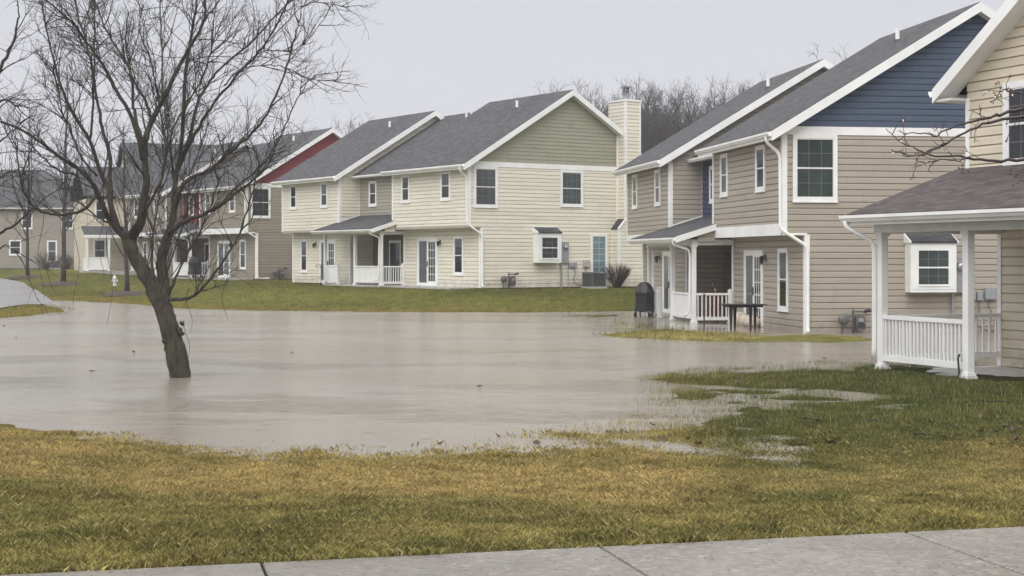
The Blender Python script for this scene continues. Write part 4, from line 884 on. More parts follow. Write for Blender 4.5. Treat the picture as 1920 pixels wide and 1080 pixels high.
LB([(241, 452), (250, 438), (264, 416), (268, 383), (275, 345), (272, 309), (272, 261), (286, 225), (303, 193), (330, 134), (354, 93), (382, 41), (384, -10)], .12, .02, 0, -.6, 9)
LB([(382, 41), (412, 0), (430, -30)], .022, .012, -.6, -.8, 5)
LB([(268, 300), (254, 237), (220, 172), (196, 127), (175, 96), (148, 58), (120, 28), (86, 0)], .06, .014, -.3, -1.4)
LB([(269, 280), (256, 225), (249, 193), (246, 137), (228, 105), (206, 69), (190, 35), (175, -5)], .05, .013, -.3, .8)
LB([(276, 262), (282, 220), (271, 186), (255, 160), (244, 131), (236, 80), (240, 20)], .04, .012, -.4, .1)
LB([(305, 190), (304, 120), (302, 60), (300, 0), (296, -20)], .028, .011, -.5, .3, 6)
LB([(318, 434), (325, 400), (327, 370), (330, 333), (339, 285), (344, 220), (347, 151), (354, 93), (360, 60), (366, 20), (372, -20)], .09, .018, .3, .9, 9)
LB([(337, 310), (354, 265), (371, 192), (390, 160), (406, 134), (440, 105), (470, 80), (529, 17), (560, -8)], .055, .012, .6, 2.2)
LB([(338, 300), (364, 254), (385, 218), (409, 182), (457, 127), (492, 89), (530, 25), (545, -15)], .055, .012, .6, -.8)
LB([(318, 436), (344, 416), (380, 403), (410, 388), (435, 368), (467, 343), (500, 312), (526, 254)], .07, .013, .2, -1.4, 8)
LB([(325, 402), (344, 344), (388, 320), (420, 295), (443, 275), (495, 223), (529, 151), (546, 93), (560, 40)], .06, .011, .4, -1.0)
LB([(405, 392), (447, 347), (492, 309), (526, 254), (548, 205), (566, 160)], .035, .010, -.2, .8, 6)
LB([(318, 560), (334, 561), (356, 558), (378, 541), (396, 520), (421, 486), (445, 447), (463, 393), (478, 345), (486, 300)], .055, .010, -.1, -1.2)
LB([(310, 570), (330, 520), (350, 480), (372, 440), (398, 380), (412, 330)], .04, .010, .1, 1.4, 6)
LB([(300, 555), (316, 500), (332, 455), (350, 390), (356, 330), (380, 270)], .035, .010, .2, 2.0, 6)
LB([(290, 540), (285, 480), (290, 420), (300, 360), (310, 290), (318, 230)], .04, .010, .2, 2.0, 6)
LB([(183, 362), (160, 392), (120, 402), (90, 400), (60, 385), (42, 350), (35, 310), (30, 270)], .045, .012, -.2, -1.2, 6)
LB([(140, 328), (115, 322), (92, 306), (75, 290), (55, 270)], .025, .010, -.6, -1.6, 6)
LB([(212, 420), (185, 408), (160, 390), (150, 380)], .03, .012, -.2, .6, 6)
LB([(182, 330), (150, 290), (132, 240), (118, 215), (108, 160), (95, 120)], .03, .010, .2, -.8, 6)
LB([(268, 400), (300, 345), (312, 290), (330, 230), (372, 160), (395, 100), (400, 40)], .04, .010, -.2, -1.8, 6)
LB([(330, 350), (318, 280), (306, 240), (285, 120), (262, 60), (268, 10)], .035, .010, .6, 1.6, 6)
LB([(456, 128), (470, 125), (510, 122), (545, 130), (580, 148), (640, 152)], .018, .005, -.3, -.5, 5)
LB([(420, 160), (450, 130), (490, 98), (530, 95), (560, 90), (590, 60), (610, 30)], .02, .006, .6, 1.2, 5)
LB([(500, 80), (540, 40), (575, 8), (620, 5), (655, 15)], .015, .005, .2, .6, 5)
cfg = dict(t0=.22, bias=.35, rmin=.0030, r=(.012, .0068, .0040), wob=.15, up=.09, curl=.11)
for (Q, r1) in limbs[2:]: spray(rd, mtw, Q, max(r1, .022), 0, (5.0, 6.4, 5.6), (1.25 if Q[-1].x < -4.6 else .8, .55, .34), cfg)
cfg2 = dict(cfg, t0=.45, bias=-.05, up=-.12, curl=.05)
for (Q, r1) in limbs[3:]: spray(rd, mtw, Q, .02, 0, (1.8, 3.0), (1.4 if Q[-1].x < -4.6 else .9, .5), cfg2)
# short water shoots from the fork and long hanging withes
for k in range(26):
    p, d = along(limbs[rd.choice((0, 1))][0], rd.random()); Q = twig_path(rd, p, Vector((rd.uniform(-.6, .8), rd.uniform(-.8, .5), .8)), rd.uniform(.7, 2.0), 6, .08, .06, .05); mtw.tube(Q, [.010 * (1 - .7 * i / 6) for i in range(7)], 4, False); spray(rd, mtw, Q, .01, 1, (0, 3.0), (0, .4), cfg)
for px, y0, y1 in ((77, 400, 560), (143, 420, 570), (205, 430, 610), (422, 500, 600), (190, 400, 520), (120, 330, 480), (355, 540, 625), (350, 600, 700)):
    Q = [Vector(at(px + 6 * math.sin(k * .9 + px), WY - .4, 0)) for k in range(8)]
    for k, q in enumerate(Q): q.z = ZC - (y0 + (y1 - y0) * k / 7 - YH) / F_ * q.y
    mtw.tube(Q, [.006 - .0004 * k for k in range(8)], 3, False)
for mb in (mt, mtw): mb.v = [(x - off.x, y - off.y, z - off.z) for x, y, z in mb.v]
mt.build('trunk', M['willow'], tw, smooth=True); mtw.build('crown', M['twig'], tw, smooth=True)

def young_tree(seed, h, r0, lean, clear, dens, L, top=.9, spread=42):
    rd = random.Random(seed); mt = MB(); mc = MB(); P = [Vector((0, 0, -.1))]
    for i in range(1, 11): P.append(Vector((lean * i / 10 + rd.gauss(0, .03), rd.gauss(0, .03), h * i / 10)))
    mt.tube(P, [r0 * (1.25 if i == 0 else 1) * (1 - .88 * i / 10) + .004 for i in range(11)], 8)
    cfg = dict(t0=.25, bias=.25, rmin=.005, r=(.014, .009, .006), wob=.09, up=.10, curl=.06)
    n = int(h * 4)
    for k in range(n):
        t = clear + (1 - clear) * (k + rd.random()) / n; p, d = along(P, t); l = L * (1.15 - .75 * t) * rd.uniform(.6, 1.1)
        Q = twig_path(rd, p, side(rd, d, R(rd.uniform(spread - 14, spread + 18))), l, 7, .06, .10, .04); r = max(.008, r0 * .42 * (1.05 - t)); mt.tube(Q, [r * (1 - .75 * i / 7) for i in range(8)], 5, False)
        spray(rd, mc, Q, r, 0, dens, (l * .42, l * .22, .3), cfg)
    return mt, mc
def plant_tree(name, px, py, tree, label, group=None, bark='lawnbark', tw_='twig'):
    g = ground(px, py); r_ = empty(name, g, 0, label, 'tree', group); tree[0].build('trunk', M[bark], r_, smooth=True); tree[1].build('crown', M[tw_], r_, smooth=True); return r_, g
lawn = [(118, 534, 18, 12.8, .15, .3, .24, 'tall slim bare lawn tree in a mulch ring left of the willow'), (52, 521, 19, 10.5, .12, .1, .22, 'leftmost slim bare lawn tree in a mulch ring by the grey house'), (238, 553, 20, 8.6, .12, -.2, .2, 'short slim bare lawn tree in a mulch ring behind the willow fork')]
for px, py, sd_, h, r0, lean, clear, lab in lawn:
    _, g = plant_tree('lawn_tree', px, py, young_tree(sd_, h, r0, lean, clear, (2.0, 2.6), 2.6, spread=36), lab, 'young trees on the far lawn')
    mb = MB(); rdm = random.Random(sd_); n = 22; ring = [(rdm.uniform(.85, 1.15), rdm.uniform(0, .03)) for _ in range(n)]; Rr = 1.25
    V = [(0, 0, .22)]
    for q, hh in ((.45, .16), (.8, .07), (1.05, -.05)):
        for i in range(n): wv = 2 * math.pi * i / n; rr = Rr * q * ring[i][0]; V.append((rr * math.cos(wv), rr * math.sin(wv), hh + ring[(i * 3) % n][1]))
    mb.v = V; mb.f = [(0, 1 + i, 1 + (i + 1) % n) for i in range(n)] + [(1 + j * n + i, 1 + (j + 1) * n + i, 1 + (j + 1) * n + (i + 1) % n, 1 + j * n + (i + 1) % n) for j in range(2) for i in range(n)]
    mb.uv = [[(0, 0)] * len(f) for f in mb.f]
    o = mb.build('mulch', M['mulch'], loc=g); tag(o, 'ring of dark bark mulch around a young lawn tree', 'mulch', kind='stuff')
# tree whose trunk stands left of the frame
rd = random.Random(5); mt = MB(); mc = MB(); WYs = WY; WY = 23.5
gx, gy, gz = at(-190, WY, 0); te = empty('bare_tree', (gx, gy, -.3), 0, 'bare tree at the left edge reaching thin branches into view', 'tree'); off = Vector(te.location); lim2 = []
lim2.append((limb(mt, [(-190, 760), (-188, 640), (-180, 540), (-175, 470)], .19, .13, 0, 0, 10, rd, .005), .1))
for pts, r0, r1, d1 in (([(-178, 500), (-120, 400), (-60, 250), (0, 131), (21, 86), (34, 38), (33, 8)], .08, .008, .5), ([(-175, 480), (-110, 460), (-50, 455), (0, 437), (33, 417), (63, 390), (110, 353)], .06, .006, -.5), ([(-170, 480), (-100, 380), (-50, 300), (0, 190), (30, 200), (45, 190)], .06, .006, -.8),
                        ([(-176, 480), (-90, 430), (-40, 390), (0, 334), (28, 320), (52, 310)], .05, .006, .6), ([(-177, 470), (-160, 350), (-150, 200), (-140, 60), (-130, -40)], .09, .012, .8), ([(-177, 470), (-220, 330), (-260, 180), (-300, 60)], .08, .012, -.8), ([(-120, 400), (-70, 340), (-30, 270), (0, 265), (30, 240), (40, 225)], .04, .005, .3), ([(-60, 440), (-20, 470), (10, 460), (30, 470)], .025, .005, -.6)):
    lim2.append((limb(mt, pts, r0, r1, 0, d1, 6, rd, .01), r1))
cfg = dict(t0=.25, bias=.1, rmin=.003, r=(.010, .006, .004), wob=.12, up=.03, curl=.09)
for Q, r1 in lim2[1:]: spray(rd, mc, Q, .02, 0, (3.0, 4.0, 3.0), (1.0, .5, .28), cfg)
WY = WYs
for mb in (mt, mc): mb.v = [(x - off.x, y - off.y, z - off.z) for x, y, z in mb.v]
mt.build('trunk', M['twig'], te, smooth=True); mc.build('crown', M['twig'], te, smooth=True)
# budding tree at the right edge, trunk outside the frame
rd = random.Random(3); mt = MB(); mc = MB(); mbud = MB(); mdr = MB(); YB = 8.6
def pl(pts, Y0=YB, Y1=None): 
    n = len(pts); return [Vector(at(px, Y0 + ((Y1 or Y0) - Y0) * i / (n - 1), ZC - (py - YH) / F_ * (Y0 + ((Y1 or Y0) - Y0) * i / (n - 1)))) for i, (px, py) in enumerate(pts)]
gx = at(2340, YB, 0)[0]; gz = float(hz(gx, YB)[0]); tb = empty('budding_tree', (gx, YB, gz), 0, 'wet thorny branch with red buds reaching in from the right edge', 'tree'); off = Vector(tb.location)
mt.tube([Vector((gx, YB, gz - .1)), Vector((gx + .02, YB, gz + .8)), Vector((gx - .03, YB, 2.2)), Vector((gx - .02, YB, 3.4)), Vector((gx, YB, 4.6))], [.09, .07, .055, .04, .01], 9)
mains = [(pl([(2340, 330), (2100, 240), (1980, 198), (1920, 204), (1886, 211), (1852, 222), (1815, 230), (1782, 241), (1756, 254), (1734, 251), (1694, 250)], YB, YB - .25), .016, .0022),
         (pl([(2340, 350), (2100, 270), (1980, 220), (1920, 218), (1867, 226), (1819, 243), (1778, 267), (1745, 285), (1716, 293), (1690, 289)], YB, YB + .2), .015, .0022),
         (pl([(2340, 400), (2100, 330), (1980, 306), (1920, 302), (1864, 302), (1815, 296), (1786, 292), (1756, 294), (1719, 281), (1690, 267), (1660, 239)], YB, YB - .1), .014, .0018),
         (pl([(1819, 294), (1790, 300), (1756, 300), (1730, 309), (1711, 313)], YB - .1), .004, .0016), (pl([(1778, 267), (1740, 283), (1720, 298), (1716, 308)], YB + .12), .004, .0015),
         (pl([(2340, 260), (2080, 110), (1990, 60), (1960, 20)], YB, YB + .3), .02, .004), (pl([(1990, 195), (1935, 180), (1900, 172), (1878, 170), (1870, 180), (1862, 192), (1855, 190)], YB), .006, .0018),
         (pl([(1990, 330), (1940, 320), (1915, 318), (1905, 330)], YB), .005, .002), (pl([(1990, 350), (1950, 345), (1918, 340), (1900, 350)], YB - .1), .004, .002)]
for P, r0, r1 in mains:
    Q = cat_rom(P, 4); n_ = len(Q); Q = [q + rv(rd) * .004 for q in Q]; mt.tube(Q, [r0 + (r1 - r0) * (i / (n_ - 1)) ** .8 for i in range(n_)], 6)
    vis = [i for i, q in enumerate(Q) if q.x / q.y < .36]
    for i in vis:
        if rd.random() < .38 and i < n_ - 1:
            d = (Q[i + 1] - Q[i]).normalized(); L_ = rd.uniform(.03, .16); S = twig_path(rd, Q[i], side(rd, d, R(rd.uniform(40, 80))), L_, 3, .18, .02, .1); mc.tube(S, [.0026, .0024, .002, .0016], 4, True)
            if L_ > .08:
                for _ in range(2): p, d2 = along(S, rd.uniform(.4, 1)); S2 = twig_path(rd, p, side(rd, d2, R(60)), L_ * .35, 2, .2, 0, .1); mc.tube(S2, [.002, .0018, .0013], 4, True)
            e_ = S[-1]
            if rd.random() < .45: mbud.lathe([(.001, -.006), (.0042, 0), (.004, .006), (.001, .014)], e_, 6, rv(rd))
            if rd.random() < .16: mdr.lathe([(.0005, .006), (.0035, .001), (.0045, -.004), (.003, -.008), (.0005, -.0095)], e_ + Vector((0, 0, -.008)), 8)
for c_px, n_ in (((1884, 172), 9), ((1757, 243), 5), ((1912, 325), 10), ((1808, 318), 3), ((1870, 160), 4)):
    c0 = Vector(pl([c_px])[0]) if False else Vector(at(c_px[0], YB, ZC - (c_px[1] - YH) / F_ * YB))
    for k in range(n_):
        p = c0 + Vector((rd.gauss(0, .022), rd.gauss(0, .02), rd.gauss(0, .012))); q = p + rv(rd) * .012; mbud.tube([p, p.lerp(q, .5), q], [.001, .0045, .001], 5)
for mb in (mt, mc, mbud, mdr): mb.v = [(x - off.x, y - off.y, z - off.z) for x, y, z in mb.v]
mt.build('trunk', M['redtwig'], tb, smooth=True); mc.build('crown', M['redtwig'], tb, smooth=True); mbud.build('buds', M['bud'], tb, smooth=True); mdr.build('water_drops', M['drop'], tb, smooth=True)

# woodland trees beyond the roofs
def wood_tree(seed, h):
    rd = random.Random(seed); mt = MB(); mc = MB(); P = [Vector((0, 0, -1))]
    for i in range(1, 9): P.append(Vector((rd.gauss(0, .15) * i * .4, rd.gauss(0, .15) * i * .4, h * .8 * i / 8)))
    mt.tube(P, [.30 * (1 - .8 * i / 8) for i in range(9)], 6)
    cfg = dict(t0=.2, bias=.3, rmin=.019, r=(.055, .03, .021), wob=.13, up=.06, curl=.07)
    for k in range(26):
        t = .22 + .78 * (k + rd.random()) / 26; p, d = along(P, t); l = h * .40 * (1.15 - .7 * t) * rd.uniform(.6, 1.1)
        Q = twig_path(rd, p, side(rd, d, R(rd.uniform(22, 55))), l, 6, .09, .10, .05); r = .11 * (1.15 - t); mt.tube(Q, [r * (1 - .7 * i / 6) + .015 for i in range(7)], 4, False)
        spray(rd, mc, Q, r, 0, (1.6, 2.1, 2.0), (l * .40, l * .24, 1.1), cfg)
    return mt, mc
protos = []
for k in range(5):
    t_ = wood_tree(100 + k, 20); tr = empty('woodland_tree', (0, 0, 0), 0, 'tall bare grey tree in the wood beyond the roofs', 'tree', 'bare trees of the wood behind the houses')
    t_[0].build('trunk', M['woodbark'], tr, smooth=True); t_[1].build('crown', M['woodbark'], tr, smooth=True); protos.append(tr)
spots = []      # px, distance, top row in the photograph
rd = random.Random(9)
prof = [(930, 200), (970, 178), (1010, 165), (1050, 158), (1090, 150), (1130, 160), (1160, 172), (1190, 150), (1215, 138), (1240, 160), (1270, 158), (1300, 152), (1330, 165), (1360, 150), (1390, 140), (1415, 165), (1450, 190)]
def topy(px):
    for (x0, y0), (x1, y1) in zip(prof, prof[1:]):
        if x0 <= px <= x1: return y0 + (y1 - y0) * (px - x0) / (x1 - x0)
    return 190
for k in range(34):
    px = 1150 + 275 * (k + .5) / 34 + rd.uniform(-6, 6); spots.append((px, rd.uniform(135, 200), topy(px) + (rd.uniform(-4, 8) if k % 2 else rd.uniform(14, 40))))
for k in range(18):
    px = 925 + 235 * (k + .5) / 18 + rd.uniform(-6, 6); spots.append((px, rd.uniform(150, 210), topy(px) + rd.uniform(0, 22)))
for px, y in ((1548, 108), (1566, 98), (1590, 104), (1500, 140), (632, 222), (652, 212), (674, 218), (698, 224), (590, 240), (120, 290), (160, 300), (200, 296), (90, 300)): spots.append((px, rd.uniform(170, 215), y))
for k, (px, Y, ty) in enumerate(spots):
    o = protos[k] if k < 5 else copy_tree(protos[k % 5])
    z0_ = 1.0; hgt_ = (ZC + (YH - ty) / F_ * Y - z0_); s_ = hgt_ / 19.0
    if s_ < .45: s_ = .45
    o.location = at(px, Y, z0_); o.rotation_euler[2] = rd.random() * 6.3; o.scale = (s_ * .85 if hgt_ > 12 else s_, s_ * .85 if hgt_ > 12 else s_, s_)

# ------------------------------------------------------------------ small things round the houses
def hloc(P, v, u, z=0): x, y, _ = hpt(P, v, u, 0); return (x, y, P[3] + z)
def gas_meter(P, v, label, s=1.0):
    r_ = empty('gas_meter', hloc(P, v, -.22), P[2], label, 'gas meter', 'gas meters on the gable walls')
    mb = MB(); mb.tube([(-.02, 0, -.15), (-.02, 0, .62), (-.02, 0, .72)], .032, 8); mb.tube([(-.34, 0, -.1), (-.34, 0, .34), (-.30, 0, .42), (-.2, 0, .42)], .022, 8); mb.tube([(-.2, 0, .42), (-.02, 0, .55)], .026, 8); mb.tube([(-.05, 0, .62), (.16, 0, .62), (.36, 0, .60), (.42, .16, .60)], .027, 8); mb.build('pipe', M['dgalv'], r_, smooth=True)
    mb = MB(); mb.box(.04, .30, -.10, .08, .14, .42); mb.lathe([(.13, -.09), (.13, .08)], (.17, 0, .42), 14, (0, 1, 0)); mb.lathe([(.13, -.10), (.13, .085)], (.17, 0, .20), 14, (0, 1, 0)); o = mb.build('meter_body', M['dgalv'], r_)
    mb = MB(); mb.box(.10, .24, -.115, -.10, .33, .43); mb.build('dial', M['galv'], o)
    mb = MB(); mb.lathe([(.03, -.07), (.15, -.05), (.165, 0), (.15, .05), (.05, .08), (.05, .11)], (-.30, -.02, .40), 16, (0, 1, 0)); mb.build('regulator', M['dgalv'], r_, smooth=True)
    mb = MB(); mb.tube([(.30, -.02, .62), (.40, -.06, .64), (.47, -.06, .63)], .04, 7); mb.build('valve', M['iron'], r_); return r_
gas_meter(PG, 1.95, 'grey gas meter against the beige wall just above the flood water'); gas_meter(PC, 2.05, 'rusty gas meter by the cream gable wall'); gas_meter(PR, 2.05, 'dark gas meter by the taupe wall under the red gable')
def electric_meter(P, v, label, z=0):
    r_ = empty('electric_meter', hloc(P, v, -.06), P[2], label, 'electric meter', 'electric meter boxes on the gable walls')
    mb = MB(); mb.box(-.22, .22, -.10, .04, 1.12, 2.12); mb.build('meter_box', M['galv'], r_, bevel=.012)
    mb = MB(); mb.lathe([(.12, 0), (.12, .05), (.10, .08), (.09, .11), (.02, .12)], (.02, -.10, 1.86), 16, (0, -1, 0)); mb.build('dial', M['steel'], r_, smooth=True)
    mb = MB(); mb.tube([(-.16, -.03, -.1), (-.16, -.03, 1.13)], .04, 8); mb.build('conduit', M['galv'], r_)
    mb = MB(); mb.box(.26, .52, -.06, .04, .92, 1.14); mb.box(.56, .72, -.07, .04, .90, 1.16); mb.build('junction_box', M['galv'], r_, bevel=.01)
    mb = MB(); mb.tube([(.24, -.01, -.1), (.24, -.01, .95)], .018, 6); mb.build('conduit', M['galv'], r_)
    mb = MB(); mb.tube([(.62, -.02, .92), (.60, -.06, .6), (.46, -.10, .35), (.55, -.14, .18), (.8, -.16, .06), (1.0, -.16, .05)], .022, 6); mb.build('cable', M['dgalv'], r_, smooth=True)
    return r_
electric_meter(PC, 5.25, 'grey electric meter box with conduits on the cream wall'); electric_meter(PG, 5.06, 'grey electric meter box on the beige wall behind the white railing')
def utility_box(P, v, label):
    r_ = empty('utility_box', hloc(P, v, -.03, .92), P[2], label, 'utility box'); mb = MB(); mb.box(-.17, .17, -.12, .02, 0, .36); mb.build('cover', M['galv' if P is PG else 'conc'], r_, bevel=.03); mb = MB(); mb.tube([(-.02, -.04, 0), (-.06, -.04, -.15), (.03, -.06, -.3), (.0, -.05, -.8)], .014, 5); mb.build('cable', M['dgalv'], r_); return r_
utility_box(PC, 6.55, 'pale plastic utility box beside the pale blue tall window'); utility_box(PG, 6.02, 'small grey utility box on the beige wall by the porch corner')
def ac_unit(loc, rz, label, s=1.0):
    r_ = empty('air_conditioner', loc, rz, label, 'air conditioner'); w_ = .48
    r_.scale = (.76, .76, .78)
    mb = MB(); mb.box(-w_ + .03, w_ - .03, -w_ + .03, w_ - .03, .06, .80); o = mb.build('coil', M['black'], r_)
    mb = MB()
    for sx_ in (-1, 1):
        for sy_ in (-1, 1): mb.box(sx_ * w_ - .04, sx_ * w_ + .04, sy_ * w_ - .04, sy_ * w_ + .04, .05, .84)
    for k in range(13):
        q = -w_ + .07 + k * (2 * w_ - .14) / 12
        for s_ in (-1, 1): mb.box(q - .016, q + .016, s_ * w_ - .012, s_ * w_ + .012, .08, .82); mb.box(s_ * w_ - .012, s_ * w_ + .012, q - .016, q + .016, .08, .82)
    mb.build('grille', M['acu'], r_)
    mb = MB(); mb.box(-w_ - .05, w_ + .05, -w_ - .05, w_ + .05, .83, .89); mb.lathe([(.40, .89), (.38, .92), (.1, .93)], (0, 0, 0), 18); mb.build('top_cover', M['acu'], r_, bevel=.01)
    mb = MB(); mb.box(-w_ - .1, w_ + .1, -w_ - .1, w_ + .1, -.1, .06); mb.build('pad', M['conc'], r_); return r_
ac_unit(hloc(PC, 6.42, -.85, -.02), PC[2], 'dark grey air conditioner under the tall window of the cream wall'); gA = ground(72, 506); ac_unit((gA[0], Yg - 1.6, 1.05), R(10), 'dark air conditioner against the grey house farthest left')
def shrub(loc, label, seed, h, w_, n):
    rd = random.Random(seed); r_ = empty('shrub', loc, 0, label, 'shrub', 'bare shrubs by the house walls'); mb = MB(); mt_ = MB()
    for k in range(n):
        a = rd.random() * 6.28; sp = rd.random() ** .6; d = Vector((math.cos(a) * sp * w_, math.sin(a) * sp * w_, h)).normalized(); Q = twig_path(rd, Vector((math.cos(a) * .1 * sp, math.sin(a) * .1 * sp, -.05)), d, h * rd.uniform(.85, 1.1) * (1.05 - .1 * sp), 5, .06, .03, .03); mb.tube(Q, [.016, .014, .012, .010, .009, .007], 4, False)
        spray(rd, mt_, Q, .012, 0, (7, 5), (.25, .14), dict(t0=.45, bias=.2, rmin=.005, r=(.008, .006), wob=.12, up=.08, curl=.1))
    mb.build('stems', M['shrubtwig'], r_, smooth=True); mt_.build('twigs', M['shrubtwig'], r_, smooth=True); return r_
shrub(hloc(PC, 7.62, -1.1, -.05), 'brown clipped bare shrub beside the air conditioner and chimney', 1, 1.12, .85, 95); shrub((xl(93), Yg - 1.2, 1.05), 'round dark bare shrub under the grey house wall', 2, 1.6, 1.6, 60); shrub((xl(133), Yg - 1.0, 1.05), 'small olive shrub at the corner of the grey house', 3, 1.3, .8, 40)
# hydrant
g_ = ground(215, 536); hy = empty('fire_hydrant', g_, .3, 'white fire hydrant on the far lawn beside a young tree', 'fire hydrant')
s_ = g_[1] / F_ * 21 / .78
mb = MB(); mb.lathe([(.16, -.05), (.16, .03), (.11, .05), (.105, .42), (.145, .44), (.145, .48)], (0, 0, 0), 14); mb.build('barrel', M['hyd'], hy, smooth=False)
mb = MB(); mb.lathe([(.14, .48), (.13, .56), (.09, .64), (.045, .68), (.045, .74), (.02, .76)], (0, 0, 0), 14); mb.build('bonnet', M['hyd'], hy, smooth=True)
for d in ((1, 0, 0), (-1, 0, 0), (0, -1, 0)):
    mb = MB(); mb.lathe([(.06, .08), (.06, .15), (.075, .15), (.075, .20), (.03, .21)], (0, 0, .34), 10, d); mb.build('nozzle', M['hyd'], hy)
hy.scale = (s_ * 1.1, s_ * 1.1, s_)
# covered grills
def grill(loc, rz, label, w_, h):
    r_ = empty('covered_grill', loc, rz, label, 'grill', 'grills under black covers'); mb = MB(); rd = random.Random(int(w_ * 100)); n = 20; rings = []
    for z, fx, fy in ((.17, .96, 1.0), (.20, 1.0, 1.04), (.38, .96, .94), (.58, .95, .92), (.70, 1.02, 1.03), (.74, .98, 1.0), (.84, .84, .9), (.93, .70, .66), (.985, .60, .40), (1.0, .5, .25)):
        ring = []
        for i in range(n):
            a = 2 * math.pi * i / n; c, s = math.cos(a), math.sin(a); e_ = .45; x = math.copysign(abs(c) ** e_, c) * w_ / 2 * fx; y = math.copysign(abs(s) ** e_, s) * .30 * fy; k = 1 + (.05 * math.sin(i * 2.3 + z * 4) + rd.gauss(0, .012)) * (1 - z * .4); ring.append((x * k, y * k, h * (z + (.02 * math.sin(i * 1.7) if z < .3 else 0))))
        rings.append(ring)
    mb.v = [p for r in rings for p in r]
    for j in range(len(rings) - 1):
        for i in range(n): mb.f.append((j * n + i, j * n + (i + 1) % n, (j + 1) * n + (i + 1) % n, (j + 1) * n + i))
    mb.f.append(tuple(range((len(rings) - 1) * n, len(rings) * n))); mb.uv = [[(0, 0)] * len(f) for f in mb.f]; mb.build('cover', M['cover'], r_)
    for sx_ in (-1, 1):
        for sy_ in (-1, 1): mb = MB(); mb.box(sx_ * w_ * .4 - .02, sx_ * w_ * .4 + .02, sy_ * .22 - .02, sy_ * .22 + .02, 0, h * .32); mb.build('leg', M['black'], r_)
    for sy_ in (-1, 1): mb = MB(); mb.lathe([(.10, -.025), (.10, .025)], (-w_ * .4, sy_ * .26, .09), 14, (0, 1, 0)); mb.build('wheel', M['tyre'], r_)
    return r_
gq = at(1208, 54.0, -.02); grill(gq, PG[2] + R(60), 'tall black covered grill beside the white porch panel in the water', .62, 1.24)
grill(hloc(PR, -.9, 5.6), PR[2] + R(90), 'black covered grill in front of the porch of the red gabled house', .95, 1.35)
# table with four tapering legs
tl = empty('patio_table', (*hpt(PG, -.62, 1.75, 0)[:2], -.03), PG[2], 'black patio table with tapered legs standing on the flooded patio', 'table')
mb = MB(); mb.box(-.60, .60, -.42, .42, .755, .785); mb.build('tabletop', M['iron'], tl, bevel=.01); mb = MB()
for A in ((-.5, .5, -.34, -.32), (-.5, .5, .32, .34), (-.5, -.48, -.32, .32), (.48, .5, -.32, .32)): mb.box(*A, .70, .755)
mb.build('apron', M['iron'], tl)
for sx_, sy_ in ((-.44, -.30), (-.14, .30), (.14, -.30), (.46, .30)):
    mb = MB(); mb.lathe([(.022, -.02), (.022, .03), (.025, .05), (.055, .66), (.06, .755)], (sx_, sy_, 0), 10); o = mb.build('leg', M['iron'], tl, smooth=True)
    mb = MB(); mb.lathe([(.026, -.03), (.026, .03)], (sx_, sy_, 0), 10); mb.build('foot', M['steel'], o)
# sandbags in front of the patio door
def bag(loc, rz, seed, label, s=(.34, .2, .2)):
    rd = random.Random(seed); mb = MB(); n = 14; m_ = 8; V = []
    for j in range(m_ + 1):
        ph = math.pi * j / m_
        for i in range(n):
            a = 2 * math.pi * i / n; k = 1 + rd.gauss(0, .05); c, s_ = math.cos(a), math.sin(a)
            V.append((math.sin(ph) ** .7 * math.copysign(abs(c) ** .8, c) * s[0] * k, math.sin(ph) ** .7 * math.copysign(abs(s_) ** .8, s_) * s[1] * k, max(-.06, -math.cos(ph) * s[2] + s[2] * .8)))
    mb.v = V; mb.f = [(j * n + i, j * n + (i + 1) % n, (j + 1) * n + (i + 1) % n, (j + 1) * n + i) for j in range(m_) for i in range(n)]; mb.uv = [[(0, 0)] * 4 for f in mb.f]
    o = mb.build('sandbag', M['bag'], loc=loc, rz=rz, smooth=True); tag(o, label, 'sandbag', 'pale sandbags before the patio door')
for k, (v, u, s, lab) in enumerate(((.38, 5.35, (.3, .2, .24), 'tall pale sandbag at the far end of the patio door'), (.40, 4.72, (.34, .2, .2), 'low pale sandbag in the middle of the patio door sill'), (.40, 4.1, (.32, .22, .19), 'pale sandbag at the near end of the patio door by the table leg'))): bag((*hpt(PG, v, u, 0)[:2], -.02), PG[2] + R(90), 40 + k, lab, s)
# rusty stake, red canister, bicycle
mb = MB(); mb.tube([(0, 0, -.2), (.005, 0, .5), (0, .01, 1.02)], .022, 6); mb.tube([(-.05, 0, .94), (.05, 0, .98)], .012, 5); o = mb.build('stake', M['rust'], loc=at(1320, 46.4, -.02)); tag(o, 'thin rusty stake standing in front of the white porch railing', 'stake')
cn = empty('canister', (*hpt(PG, .42, 8.1, 0)[:2], 0), PG[2], 'red canister standing behind the white porch railing of the beige house', 'canister')
mb = MB(); mb.lathe([(.09, 0), (.095, .03), (.095, .86), (.085, .93), (.05, .99)], (0, 0, 0), 14); mb.build('body', M['red'], cn, smooth=True); mb = MB(); mb.lathe([(.05, .98), (.05, 1.06), (.02, 1.08)], (0, 0, 0), 10); mb.tube([(0, 0, 1.06), (-.10, 0, 1.15), (-.12, 0, 1.3)], .012, 5); mb.build('handle', M['steel'], cn)
bk = empty('bicycle', (*hpt(PC, -1.0, 12.55, 0)[:2], PC[3]), PC[2] + R(63), 'black bicycle leaning on the white porch post of the cream house', 'bicycle')
